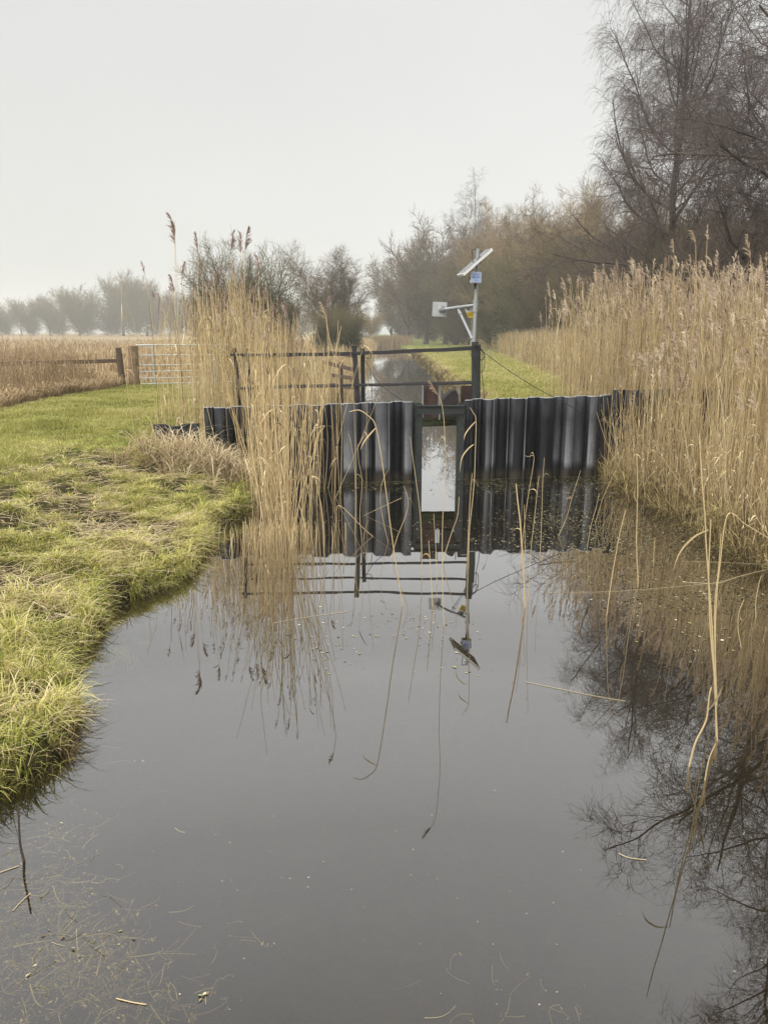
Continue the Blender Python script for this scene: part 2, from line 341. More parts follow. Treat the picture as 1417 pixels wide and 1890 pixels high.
Q = np.stack([idx[:-1, :-1], idx[:-1, 1:], idx[1:, 1:], idx[1:, :-1]], -1).reshape(-1, 4)
tag(link('ground', fast_mesh('ground', np.stack([X, Y, Z], -1), Q, zone, smooth=True), M['ground']), 'grass bank, field and canal bed of dark peat', None, None, 'structure')
wx, wy = np.linspace(-9, 11, 3), np.array([-45, 0, 20, 100, 260.])
X, Y = np.meshgrid(wx, wy); idx = np.arange(X.size).reshape(X.shape)
Q = np.stack([idx[:-1, :-1], idx[:-1, 1:], idx[1:, 1:], idx[1:, :-1]], -1).reshape(-1, 4)
tag(link('water', fast_mesh('water', np.stack([X, Y, 0*X], -1), Q), M['water']), 'still dark canal water mirroring the sky', None, None, 'structure')

# ------------------------------------------------------------------ solid-shape helpers
def bm_box(bm, c, s, rot=None):
    mt = Matrix.Translation(c) @ (rot.to_4x4() if rot is not None else Matrix.Identity(4)) @ Matrix.Diagonal((*s, 1))
    bmesh.ops.create_cube(bm, size=1, matrix=mt)
def bm_bar(bm, a, b, w, h):          # square bar between two points
    a, b = Vector(a), Vector(b); d = b-a; q = d.to_track_quat('X', 'Z')
    bm_box(bm, (a+b)/2, (d.length, w, h), q.to_matrix())
def bm_tube(bm, pts, r, seg=10):
    pts = [Vector(p) for p in pts]; rings = []
    n = Vector((0, 0, 1)) if abs((pts[-1]-pts[0]).normalized().z) < .9 else Vector((1, 0, 0))
    for i, p in enumerate(pts):
        t = (pts[min(i+1, len(pts)-1)]-pts[max(i-1, 0)]).normalized(); u = t.cross(n).normalized(); v = t.cross(u)
        rr = r[i] if isinstance(r, (list, tuple)) else r
        rings.append([bm.verts.new(p+rr*(u*math.cos(2*math.pi*k/seg)+v*math.sin(2*math.pi*k/seg))) for k in range(seg)])
    for a, b in zip(rings, rings[1:]):
        for k in range(seg): bm.faces.new((a[k], a[(k+1) % seg], b[(k+1) % seg], b[k]))
    bm.faces.new(rings[0]); bm.faces.new(rings[-1][::-1])
def bm_done(bm, name, bevel=0, smooth=False):
    if bevel: bmesh.ops.bevel(bm, geom=[e for e in bm.edges], offset=bevel, segments=2, affect='EDGES', clamp_overlap=True)
    bmesh.ops.recalc_face_normals(bm, faces=bm.faces)
    me = bpy.data.meshes.new(name); bm.to_mesh(me); bm.free()
    if smooth:
        for p in me.polygons: p.use_smooth = True
    return me
def BM(): return bmesh.new()
def catmull(pts, n=8):
    P = np.array(pts, float); P = np.vstack([2*P[0]-P[1], P, 2*P[-1]-P[-2]]); out = []
    for i in range(1, len(P)-2):
        for t in np.linspace(0, 1, n, endpoint=False):
            out.append(.5*((2*P[i])+(-P[i-1]+P[i+1])*t+(2*P[i-1]-5*P[i]+4*P[i+1]-P[i+2])*t*t+(-P[i-1]+3*P[i]-3*P[i+1]+P[i+2])*t**3))
    out.append(P[-2]); return np.array(out)

# ------------------------------------------------------------------ the weir
WY = lambda x: 11.38+.14*(x+.88)
wt = lambda x: 1.155+.02*(x+.88)
def piling(x0, x1, start_phase, topf, seed):
    rr = np.random.default_rng(seed); prof = []; x = x0; out_ = start_phase
    # alternating pans and webs with interlocks; widths as in the photograph, a little uneven
    while x < x1:
        wpan = rr.uniform(.085, .19); prof.append((x, out_)); x += wpan
        prof.append((min(x, x1), out_))
        if x >= x1: break
        if rr.random() < .45:           # interlock knuckle
            prof.append((x+.012, out_+.018)); prof.append((x+.03, out_+.018)); x += .042; prof.append((x, out_-.012))
        x += rr.uniform(.03, .06); out_ = .0 if out_ > .08 else .17
    pts = []
    for (a, o) in prof:
        pts.append((a, o))
    bag = Bag(); zs = np.array([-.6, 0, .3, .7, 1.0])
    tops = Bag(); jit = 0
    for i in range(len(pts)-1):
        (xa, oa), (xb, ob) = pts[i], pts[i+1]
        if xb-xa < 1e-4: continue
        if i % 3 == 0: jit = rr.uniform(-.008, .008)
        flat = abs(oa-ob) < .001
        r_ = rr.choice([.05, .4, .8, 1.15], p=[.22, .23, .25, .3]) if flat else rr.choice([.0, .05, .3])
        # pans further back or toward the left are darker with paint, those round the gap most weathered
        r_ *= np.interp(xa, [-2.6, -1.0, -.4, .5, 2.2, 3.0, 4.5], [.15, .4, 1.1, 1.4, 1.3, .9, .15])
        P0 = np.array([xa, WY(xa)-oa+.09]); P1 = np.array([xb, WY(xb)-ob+.09])
        n = np.array([-(P1-P0)[1], (P1-P0)[0]]); n = n/np.linalg.norm(n)*.012
        za, zb = topf(xa)+jit, topf(xb)+jit
        V = []
        for f in np.linspace(0, 1, 6):
            V += [(P0[0], P0[1], -.6+(za+.6)*f), (P1[0], P1[1], -.6+(zb+.6)*f), (P1[0]+n[0], P1[1]+n[1], -.6+(zb+.6)*f), (P0[0]+n[0], P0[1]+n[1], -.6+(za+.6)*f)]
        Qs = []
        for k in range(5):
            o = k*4
            for j in range(4): Qs.append((o+j, o+(j+1) % 4, o+4+(j+1) % 4, o+4+j))
        Qs.append((20, 21, 22, 23)); bag.add(V, Qs, np.full(24, r_))
        e = .002
        tv = [(P0[0], P0[1]-e, za+.001), (P1[0], P1[1]-e, zb+.001), (P1[0]+n[0], P1[1]+n[1], zb+.001), (P0[0]+n[0], P0[1]+n[1], za+.001)]
        tv += [(a, b_, c_+.011) for a, b_, c_ in tv]
        tops.add(tv, [(4, 5, 6, 7), (0, 1, 5, 4), (2, 3, 7, 6), (1, 2, 6, 5), (3, 0, 4, 7)], np.zeros(8))
    return bag, tops
xg0 = onz(778, 885)[0]; xg1 = onz(841, 883)[0]         # sides of the gap
weir = empty('sheet_pile_weir', (0.8, 11.6, 0), 'black corrugated steel sheet-pile weir across the canal with a tall slot', 'weir')
def wing(x0, x1, ph, tf, seed, lab):
    bg, tp = piling(x0, x1, ph, tf, seed); o = part('pile_wall', bg.mesh('pile_wall'), M['piling'], weir); tag(o, lab)
    me = tp.mesh('sheet_top_edge'); e = link('sheet_top_edge', me, M['edge'] if x0 > -2.65 and x0 < 3 else M['green_steel'], o); return o
wing(-2.62, xg0-.107, .0, wt, 3, 'pile wall from the left bank to the slot')
wing(xg1+.107, 3.55, .17, wt, 11, 'pile wall right of the slot with pale weathered pans')
wing(3.56, 5.6, .05, lambda x: 1.27+.01*x, 5, 'dark pile wall buried in the right reed bed')
wing(-3.35, -2.70, .0, lambda x: .88, 9, 'low dark end of the pile wall in the bank')
# slot frame: two H-section channel posts and a cross channel
gy_ = WY(.85)
for x, s in ((xg0, -1), (xg1, 1)):
    bm = BM(); zt = 1.15; zc = (zt-.6)/2; hh = zt+.6
    bm_box(bm, (x+s*.006, gy_+.03, zc), (.012, .18, hh)); bm_box(bm, (x+s*.055, gy_-.06, zc), (.085, .012, hh)); bm_box(bm, (x+s*.055, gy_+.12, zc), (.085, .012, hh)); bm_box(bm, (x+s*.104, gy_+.03, zc), (.012, .17, hh))
    part('channel_post', bm_done(bm, 'channel_post'), M['green_steel'], weir)
for sx_ in (xg0-.135, xg1+.135):
    bm = BM(); bm_box(bm, (sx_, gy_+.16, .28), (.11, .01, 1.74)); part('seal_plate', bm_done(bm, 'seal_plate'), M['green_steel'], weir)
bm = BM(); a, b_ = xg0-.075, xg1+.075
zt = 1.135
bm_box(bm, ((a+b_)/2, gy_-.085, zt-.065), (b_-a, .012, .10)); bm_box(bm, ((a+b_)/2, gy_-.105, zt-.008), (b_-a+.02, .055, .014)); bm_box(bm, ((a+b_)/2, gy_-.105, zt-.125), (b_-a+.02, .055, .014))
part('cross_beam', bm_done(bm, 'cross_beam'), M['green_steel'], weir)
bm = BM(); bm_box(bm, ((xg0+xg1)/2, 12.44, .80), (.86, .16, .15)); bmesh.ops.subdivide_edges(bm, edges=bm.edges[:], cuts=5, use_grid_fill=True)
for v in bm.verts: v.co += Vector((random.uniform(-1, 1), random.uniform(-1, 1), random.uniform(-1, 1)))*.010
part('mossy_sill', bm_done(bm, 'mossy_sill'), M['moss_timber'], weir)
bm = BM(); bm_box(bm, ((xg0+xg1)/2, 12.47, .95), (.9, .05, .15)); part('baffle_board', bm_done(bm, 'baffle_board', .004), M['rust'], weir)
def plate(px0, px1, py0, py1, Yp, name, mm, th=.03, rot=0):
    p0, p1 = atY(px0, py1, Yp), atY(px1, py0, Yp); bm = BM()
    bm_box(bm, ((p0[0]+p1[0])/2, Yp, (p0[2]+p1[2])/2), (p1[0]-p0[0], th, p1[2]-p0[2])); 
    return part(name, bm_done(bm, name, .004), mm, weir)
plate(780, 808, 710, 771, 12.02, 'rusty_guide_plate', M['rust'])
plate(850, 875, 712, 748, 12.06, 'rusty_guide_plate', M['rust'])
plate(778.5, 781.5, 708, 771, 11.95, 'guide_upright', M['galv'], .04)
plate(809.5, 812.5, 712, 775, 11.95, 'guide_upright', M['galv'], .04)
plate(845, 848, 712, 748, 11.95, 'guide_upright', M['galv'], .04)
# dark tilted block behind the cross beam
bm = BM(); q = [atY(817, 772, 11.9), atY(842, 770, 11.9), atY(846, 730, 11.9), atY(841, 720, 11.9), atY(833, 722, 11.9), atY(817, 738, 11.9)]
f = [bm.verts.new(v) for v in q]; bk = [bm.verts.new((v[0], v[1]+.3, v[2]+.015)) for v in q]
bm.faces.new(f); bm.faces.new(bk[::-1])
for i in range(6): j = (i+1) % 6; bm.faces.new((f[i], f[j], bk[j], bk[i]))
part('counterweight', bm_done(bm, 'counterweight', .006), M['dark_box'], weir)
# bolts and tie bar on the pans near the slot
for px, py in ((853.5, 754), (853.5, 821)):
    bm = BM(); p = atY(px, py, 11.66); bm_box(bm, p, (.016, .012, .016)); part('bolt', bm_done(bm, 'bolt'), M['galv'], weir)

# ------------------------------------------------------------------ railings: two rows of posts with double rails
def railing(name, label, posts, rails, wpost, wrail, group):
    r0 = posts[1][0]; root = empty(name, (r0[0], r0[1], 1.1), label, 'railing', group)
    for i, (top, bot) in enumerate(posts):
        bm = BM(); top, bot = Vector(top), Vector(bot); w_ = wpost[i]
        d = (top-bot)
        bm_bar(bm, bot, top, w_, w_*.15); bm_bar(bm, bot+Vector((w_*.42, .01, 0)), top+Vector((w_*.42, .01, 0)), w_*.15, w_*.9) if w_ < .075 else bm_bar(bm, bot+Vector((0, .005, 0)), top+Vector((0, .005, 0)), w_, w_)
        part('post', bm_done(bm, 'post', .003), M['green_steel' if i == 2 else 'rail_steel'], root)
    for (a, b_) in rails:
        bm = BM(); a, b_ = Vector(a), Vector(b_); n = 14; ps = [a.lerp(b_, t/n)+Vector((0, 0, random.uniform(-.0015, .0015)-.006*math.sin(math.pi*t/n*2)**2)) for t in range(n+1)]
        for p, q_ in zip(ps, ps[1:]): bm_bar(bm, p, q_+(q_-p)*.01, wrail, wrail)
        part('rail', bm_done(bm, 'rail'), M['rail_steel'], root)
    return root
Yf = (11.67, 11.82, 11.96)
zb = .55
def post_pts(pt, pb, Yp, z0=None):
    t = atY(*pt, Yp); b_ = atY(*pb, Yp)
    if z0 is not None: k = (z0-t[2])/(b_[2]-t[2]); b_ = t+(b_-t)*k
    return (t, b_)
front_posts = [post_pts((431, 643), (441, 748), 11.67, .45), post_pts((653.5, 638), (661, 746), 11.82, .45), post_pts((876.5, 631), (876, 741), 11.96, .45)]
off = .035
frails = [(atY(425, 655, 11.62), atY(655, 651, 11.77)), (atY(655, 651, 11.775), atY(872, 641, 11.92)),
          (atY(436, 717, 11.62), atY(660, 711, 11.77)), (atY(660, 711, 11.775), atY(872, 707, 11.92))]
railing('steel_railing', 'front row of black steel railing bolted above the weir, tallest at the white mast', front_posts, frails, (.05, .075, .10), .033, 'railings on the weir')
rear_posts = [post_pts((452, 643), (462, 748), 12.29, .45), post_pts((666, 643), (667, 746), 12.44, .45), post_pts((881, 636), (880, 741), 12.6, .45)]
rrails = [(atY(446, 658, 12.24), atY(667, 653.5, 12.39)), (atY(667, 653.5, 12.39), atY(880, 644, 12.56)),
          (atY(450, 713, 12.24), atY(667, 709.5, 12.39)), (atY(667, 709.5, 12.39), atY(880, 704, 12.56))]
railing('steel_railing', 'rear row of black steel railing just behind the front one', rear_posts, rrails, (.06, .07, .06), .028, 'railings on the weir')

# ------------------------------------------------------------------ the gauge mast
MY = 12.42
mb = atY(874, 640, MY); mtp = atY(882, 459, MY)
mast = empty('gauge_mast', tuple(mb), 'galvanised instrument mast with white solar panel on the right-hand railing post', 'instrument mast')
def mtube(name, a, b_, r, seg=12, mm='galv', parent=None):
    bm = BM(); bm_tube(bm, [a, b_], r, seg); return part(name, bm_done(bm, name, 0, False), M[mm], parent or mast)
mtube('pole', mb, mtp, .028)
jc = atY(877.5, 566, MY)
mtube('sleeve', atY(876.3, 575, MY), atY(878.2, 553, MY), .036)
mtube('collar', atY(876.0, 575.5, MY), atY(876.2, 572.5, MY), .043)
mtube('collar', atY(877.4, 557, MY), atY(877.6, 554.5, MY), .043)
aend = atY(815, 571.5, 13.0); arm = mtube('arm', atY(878, 563, MY), aend, .024)
k = .5; am = np.array(atY(878, 563, MY))*(1-k)+np.array(aend)*k; am2 = am+(aend-am)*.06
mtube('collar', am, am2, .034)
bj = am+np.array([0, 0, -.035]); b2_ = atY(873.5, 630, MY)
mtube('brace', bj, b2_, .022); 
kk = lambda t: bj+(b2_-bj)*t
mtube('collar', kk(.10), kk(.15), .032); mtube('collar', kk(.86), kk(.92), .034)
# end plate with a round flange
bm = BM(); pc = atY(811, 571, 13.06); bm_box(bm, pc, (.235, .012, .235), Matrix.Rotation(R(-8), 3, 'Z') @ Matrix.Rotation(R(3), 3, 'Y'))
pl = part('end_plate', bm_done(bm, 'end_plate', .004), M['grey_plate'], mast)
bm = BM(); c0 = np.array(aend); ax = (aend-am)/np.linalg.norm(aend-am)
bm_tube(bm, [aend-ax*.02, aend+ax*.015], .062, 18); bm_tube(bm, [aend-ax*.05, aend-ax*.02], .045, 18); part('flange', bm_done(bm, 'flange'), M['galv'], mast)
# solar panel seen nearly edge-on, tilted up to the left
u = (atY(901, 460.5, MY)-atY(848, 507, MY)); pcn = (atY(901, 460.5, MY)+atY(848, 507, MY))/2; L = np.linalg.norm(u); u = u/L
v = np.array([-.10, 1, .03]); v /= np.linalg.norm(v); nrm = np.cross(v, u); nrm /= np.linalg.norm(nrm)
if nrm[2] < 0: nrm = -nrm
rm = Matrix((tuple(u), tuple(v), tuple(nrm))).transposed()
pcn = pcn+np.array([0, .0, 0])
bm = BM(); cN = Vector(pcn)
bm_box(bm, cN, (L, .46, .012), rm)
sp_ = part('solar_panel', bm_done(bm, 'solar_panel', .002), M['white'], mast)
bm = BM(); bm_box(bm, cN+Vector(nrm)*.008, (L-.03, .43, .004), rm); o = link('cell_sheet', bm_done(bm, 'cell_sheet'), M['pv'], sp_)
bm = BM()
for s in (-1, 1):
    bm_box(bm, cN+Vector(v)*.222*s-Vector(nrm)*.016, (L-.002, .014, .03), rm); bm_box(bm, cN+Vector(u)*(L/2-.008)*s-Vector(nrm)*.016, (.014, .428, .03), rm)
    bm_box(bm, cN+Vector(v)*.222*s-Vector(nrm)*.033, (L-.004, .03, .003), rm)
link('frame', bm_done(bm, 'frame'), M['white'], sp_)
bm = BM(); bb = cN-Vector(nrm)*.05
bm_bar(bm, bb-Vector(u)*.10, bb+Vector(u)*.10, .04, .02); bm_bar(bm, bb+Vector((0, -.05, 0)), Vector(atY(881, 482, MY)), .03, .03); bm_bar(bm, Vector(atY(870, 497, MY)), Vector(atY(884, 497, MY)), .04, .015); bm_bar(bm, Vector(atY(870, 501, MY)), Vector(atY(884, 500, MY)), .04, .012)
part('panel_bracket', bm_done(bm, 'panel_bracket', .002), M['galv'], mast)
bm = BM(); pts = catmull([atY(873.5, 487, MY-.04), atY(871.5, 475, MY-.04), atY(871.5, 463, MY-.04), atY(874, 460, MY-.02), atY(879, 460, MY)], 6)
bm_tube(bm, pts, .0055, 6); pts = catmull([atY(880, 486, MY-.2), atY(887, 484, MY-.2), atY(888, 480, MY-.2), atY(884, 478, MY-.2), atY(880.5, 480, MY-.2), atY(881, 485, MY-.2), atY(877, 486, MY-.15)], 6); bm_tube(bm, pts, .009, 6)
bm_tube(bm, catmull([atY(884, 479.5, MY-.2), atY(883, 482, MY-.2), atY(885, 483, MY-.2)], 3), .010, 6)
part('cable', bm_done(bm, 'cable'), M['black'], mast)
# logger box
bc = np.array(atY(877.5, 512.5, MY-.11)); bm = BM(); rb = Matrix.Rotation(R(4), 3, 'Z') @ Matrix.Rotation(R(1), 3, 'Y')
bm_box(bm, bc, (.165, .09, .165), rb); lb = part('logger_box', bm_done(bm, 'logger_box', .008), M['white'], mast)
bm = BM(); fr = Vector(bc)+rb @ Vector((0, -.047, 0)); bm_box(bm, fr, (.145, .005, .15), rb); fp = link('face_plate', bm_done(bm, 'face_plate', .001), M['label_blue'], lb)
bm = BM()
def on_face(x, z, w_, h_, bm): bm_box(bm, fr+rb @ Vector((x, -.004, z)), (w_, .003, h_), rb)
for i in range(5): on_face(-.045+i*.019+.004, .038, .013, .010, bm)
for i in range(6): on_face(-.012+i*.0125, .003, .009, .013, bm)
on_face(.0, -.022, .018, .008, bm)
for i in range(5): on_face(-.02+i*.013, -.043, .009, .007, bm)
link('lettering', bm_done(bm, 'lettering'), M['ink_soft'], lb)
bm = BM(); bm_tube(bm, [fr+rb @ Vector((-.038, -.002, .005)), fr+rb @ Vector((-.038, -.006, .005))], .012, 14)
link('emblem', bm_done(bm, 'emblem'), M['ink'], lb)
for pts_, r_ in (([atY(866.6, 511, MY-.1), atY(866.6, 516, MY-.1)], .011), ([atY(875, 522.5, MY-.11), atY(876.3, 533, MY-.11)], [.015, .006]), ([atY(878.5, 522.5, MY-.11), atY(876.7, 533, MY-.11)], [.012, .006]), ([atY(876.4, 530.5, MY-.11), atY(876.4, 533.5, MY-.11)], .013)):
    bm = BM(); bm_tube(bm, pts_, r_, 8); part('cable_gland', bm_done(bm, 'cable_gland'), M['black'], mast)
bm = BM(); bm_tube(bm, catmull([atY(879.5, 535, MY+.035), atY(880.5, 545, MY+.04), atY(879, 555, MY+.04), atY(878, 562, MY+.04)], 4), .006, 6); part('cable', bm_done(bm, 'cable'), M['grey_plate'], mast)
# warning sign on the arm: white above, yellow below
def quadplate(cs, th, name, mm, parent):
    bm = BM(); f = [bm.verts.new(c) for c in cs]; n = np.cross(cs[1]-cs[0], cs[3]-cs[0]); n = n/np.linalg.norm(n)*th
    if n[1] < 0: n = -n
    bk = [bm.verts.new(c+n) for c in cs]; bm.faces.new(f); bm.faces.new(bk[::-1])
    for i in range(4): j = (i+1) % 4; bm.faces.new((f[i], f[j], bk[j], bk[i]))
    me = bm_done(bm, name)
    return part(name, me, M[mm], parent)
TL, TR, BR, BL = [np.array(atY(a, b_, y_)) for a, b_, y_ in ((855, 566.5, 12.62), (868, 564.5, 12.56), (878, 585.5, 12.60), (864.5, 587, 12.66))]
def bil(s, t): return (TL*(1-s)+TR*s)*(1-t)+(BL*(1-s)+BR*s)*t
sg = quadplate([bil(0, 0), bil(1, 0), bil(1, .5), bil(0, .5)], .004, 'warning_sign', 'white', mast)
quad = lambda s0, s1, t0, t1, nm, mm, dy=-.003: quadplate([bil(s0, t0)+[0, dy, 0], bil(s1, t0)+[0, dy, 0], bil(s1, t1)+[0, dy, 0], bil(s0, t1)+[0, dy, 0]], .001, nm, mm, sg)
def quad(s0, s1, t0, t1, nm, mm, dy=-.003):
    o = quadplate([bil(s0, t0)+[0, dy, 0], bil(s1, t0)+[0, dy, 0], bil(s1, t1)+[0, dy, 0], bil(s0, t1)+[0, dy, 0]], .001, nm, mm, mast); o.parent = sg; o.location = (0, 0, 0); return o
quad(0, 1, .5, 1, 'yellow_field', 'yellow', 0)
quad(.42, .62, .10, .20, 'symbol', 'ink'); quad(.38, .58, .24, .36, 'symbol', 'ink')
for t in (.60, .74):
    for s in (.18, .42, .66): quad(s, s+.17, t, t+.09, 'lettering', 'ochre')

# cables on the posts
def cable(label, paths, r, name='cable'):
    bm = BM()
    for p in paths: bm_tube(bm, catmull(p, 8), r, 6)
    return tag(link(name, bm_done(bm, name, 0, True), M['black']), label, 'cable')
A = lambda a, b_, y_=11.88: tuple(atY(a, b_, y_))
cable('coil of thin black cable hung on the right-hand railing post', [
    [A(884, 640), A(884, 660), A(885, 682), A(889, 687), A(893, 680), A(894, 660), A(891, 648), A(886, 644), A(884, 652), A(887, 664), A(892, 662), A(893, 652), A(888, 646)],
    [A(870, 640), A(868, 650), A(872, 664), A(880, 678), A(884, 684)],
    [A(869, 639), A(875, 638, 11.86), A(884, 642), A(890, 650), A(889, 664), A(889, 690), A(892, 712), A(893, 735), A(894, 742)],
    [A(872, 636, 11.86), A(878, 641, 11.86), A(884, 647)], [A(870, 644, 11.86), A(878, 636, 11.86), A(883, 640)]], .0055)
cable('taut black cable running from the mast post down over the weir to the right', [[A(886, 645, 11.9), A(920, 671, 11.75), A(960, 698, 11.6), A(1000, 722, 11.52), A(1040, 743, 11.46), A(1075, 763, 11.5)]], .0055)
cable('slack black cable from the middle railing post down toward the slot', [
    [A(667, 655, 12.3), A(675, 667, 12.3), A(690, 694, 12.2), A(704, 711, 12.1), A(725, 728, 11.9), A(752, 744, 11.7)],
    [A(667, 650, 12.4), A(672, 659, 12.4), A(681, 662, 12.4), A(685, 656, 12.4), A(684, 650, 12.4)], [A(684, 688, 12.4), A(686, 710, 12.4), A(687, 748, 12.4)]], .005)

# ------------------------------------------------------------------ gate and fences
def timber(bm, a, b_, w_, h_, n=5):
    a, b_ = Vector(a), Vector(b_)
    for i in range(n):
        p, q_ = a.lerp(b_, i/n), a.lerp(b_, (i+1)/n)
        bm_bar(bm, p, q_+(q_-p)*.002, w_*(1+random.uniform(-.05, .05)), h_*(1+random.uniform(-.05, .05)))
def rough_post(name, x, y, z0, z1, w_, lean=0, mm='wood', parent=None):
    bm = BM(); bmesh.ops.create_cone(bm, cap_ends=True, segments=10, radius1=w_*.55, radius2=w_*.48, depth=z1-z0, matrix=Matrix.Translation((x+lean*.5, y, (z0+z1)/2)) @ Matrix.Rotation(math.atan2(lean, z1-z0), 4, 'Y'))
    bmesh.ops.subdivide_edges(bm, edges=[e for e in bm.edges if abs(e.verts[0].co.z-e.verts[1].co.z) > .3], cuts=7)
    for v in bm.verts: v.co += Vector((random.uniform(-1, 1), random.uniform(-1, 1), random.uniform(-.3, .3)))*w_*.04
    me = bm_done(bm, name)
    return part(name, me, M[mm], parent) if parent else link(name, me, M[mm])
ga, gb = atY(252, 637, 23.5), atY(524, 633, 25.5)
gate = empty('field_gate', (ga[0], ga[1], .5), 'galvanised seven-bar field gate behind the tall reeds', 'gate')
zg = [1.81, 1.51, 1.22, 1.03, .83, .66, .53]
for i, z_ in enumerate(zg):
    bm = BM(); bm_tube(bm, [(ga[0], ga[1], z_), (gb[0], gb[1], z_+.0)], 0.028 if i in (0, 6) else .021, 8); part('bar', bm_done(bm, 'bar'), M['galv_gate'], gate)
for t in (0, .10, .5, 1):
    bm = BM(); p = ga+(gb-ga)*t; bm_box(bm, (p[0], p[1]-.02, 1.17), (.035, .012, 1.28)); part('upright', bm_done(bm, 'upright'), M['galv_gate'], gate)
g0 = float(gz(ga[0], ga[1]))
tag(rough_post('gate_post', atY(243, 637, 23.4)[0], 23.4, g0-.2, 1.80, .30, .05), 'thick weathered timber gate post at the hinge end of the gate', 'post')
o = rough_post('gate_post', atY(530, 637, 25.6)[0], 25.6, g0-.2, 1.82, .22, .0); tag(o, 'timber post hidden in reeds at the far end of the gate', 'post')
fence = empty('wooden_fence', (-9, 23.6, .5), 'low wooden rail fence left of the gate post among dry reeds', 'fence')
rough_post('post', atY(222, 640, 23.6)[0], 23.6, g0-.2, 1.74, .19, -.06, 'wood_dark', fence)
rough_post('post', atY(60, 664, 23.2)[0], 23.2, g0-.2, 1.42, .14, 0, 'wood_dark', fence)
rough_post('post', atY(-120, 664, 22.8)[0], 22.8, g0-.2, 1.42, .14, 0, 'wood_dark', fence)
bm = BM(); timber(bm, atY(216, 666, 23.55), atY(60, 670, 23.15), .05, .11, 6); timber(bm, atY(60, 670, 23.15), atY(-125, 676, 22.75), .05, .11, 6); part('rail', bm_done(bm, 'rail'), M['wood_dark'], fence)
fence2 = empty('wooden_fence', (-2.2, 21, .5), 'three-rail wooden fence slanting to the water behind the middle railing post', 'fence')
for py0, py1 in ((649, 657), (668, 683), (690, 699), (708, 716)):
    bm = BM(); timber(bm, atY(596, py0, 23.5), atY(655, py1, 20.0), .045, .10, 5); part('rail', bm_done(bm, 'rail'), M['wood_dark'], fence2)
for px, y_ in ((598, 23.4), (629, 21.4), (656, 19.9)):
    rough_post('post', atY(px, 680, y_)[0], y_+.06, .2, atY(px, 668, y_)[2], .11, 0, 'wood_dark', fence2)


# ================================================================== VEGETATION
def rv(n, *s): return rng.normal(0, 1, (n,)+s)
def blades(bag, x, y, z, h, lean, az, wid, rnd, K=5, droop=.5, face=None):
    """arching blades: base, height h, outward throw lean (m), azimuth az, half width"""
    n = len(x)
    if n == 0: return
    t = np.linspace(0, 1, K)[None]
    out_ = (lean[:, None])*(t**1.6)
    zz = h[:, None]*(t*(1+droop)-droop*t**2.6)
    P = np.stack([x[:, None]+np.cos(az)[:, None]*out_, y[:, None]+np.sin(az)[:, None]*out_, z[:, None]+zz], -1)
    a2 = az+math.pi/2+rng.normal(0, .5, n) if face is None else face
    S = np.stack([np.cos(a2), np.sin(a2), 0*a2], -1)
    W = wid[:, None]*(1-.85*t**1.8)
    bag.ribbon(P, W, S, rnd)
def outside_weir(x, y): return ~((np.abs(y-WY(x)-.02) < .16) & (x > -3.3) & (x < 5.5))
def slim(bag, P0, P1, bend, rad, rnd, K=6, m=3, taper=.45):
    """stems from P0 to P1 (N,3) with a sideways bend (N,3)"""
    t = np.linspace(0, 1, K)[None, :, None]
    P = P0[:, None]*(1-t)+P1[:, None]*t+bend[:, None]*(t*(1-t)*4*(.4+.6*t))
    W = rad[:, None]*(1-taper*np.linspace(0, 1, K)[None])
    bag.tube(P, W, rnd, m); return P
def plumes(bag, tip, d, az, size, rnd, nb=22):
    """one-sided feathery heads: axis starts at tip, goes on along d and nods towards az"""
    n = len(tip)
    if n == 0: return
    K = 6; t = np.linspace(0, 1, K)[None, :, None]
    hz = np.stack([np.cos(az), np.sin(az), 0*az], -1)
    nod = rng.uniform(.05, .5, n)[:, None]
    ax = tip[:, None]+size[:, None, None]*(d[:, None]*t*(1-.25*nod[:, None]*t)+hz[:, None]*(nod[:, None]*.55*t**2)-np.array([0, 0, 1])*nod[:, None]*.35*t**2.5)
    bag.tube(ax, np.broadcast_to((.0016*np.ones(n))[:, None], (n, K)), rnd, 3)
    ii = np.repeat(np.arange(n), nb); s = rng.uniform(.02, .95, n*nb)
    k = s*(K-1); k0 = np.minimum(k.astype(int), K-2); fr = (k-k0)[:, None]
    p = ax[ii, k0]*(1-fr)+ax[ii, k0+1]*fr; td = ax[ii, k0+1]-ax[ii, k0]; td /= np.linalg.norm(td, axis=1, keepdims=True)+1e-9
    side = hz[ii]*rng.uniform(.1, .9, (n*nb, 1))+rv(n*nb, 3)*.28
    dd = td*.9+side*.75; dd /= np.linalg.norm(dd, axis=1, keepdims=True)
    L = size[ii]*(.40*(1-s)**.7+.09)*rng.uniform(.6, 1.1, n*nb)
    t3 = np.linspace(0, 1, 4)[None, :, None]
    P = p[:, None]+L[:, None, None]*(dd[:, None]*t3)-np.array([0, 0, 1])*(L[:, None, None]*.28*t3**2)
    S = np.cross(dd, rv(n*nb, 3)); S /= np.linalg.norm(S, axis=1, keepdims=True)+1e-9
    W = (size[ii]*.017)[:, None]*np.array([.5, 1, .8, .1])[None]*rng.uniform(.6, 1.3, (n*nb, 1))
    bag.ribbon(P, W, S, np.clip(rnd[ii]+rng.normal(0, .12, n*nb), 0, 1))
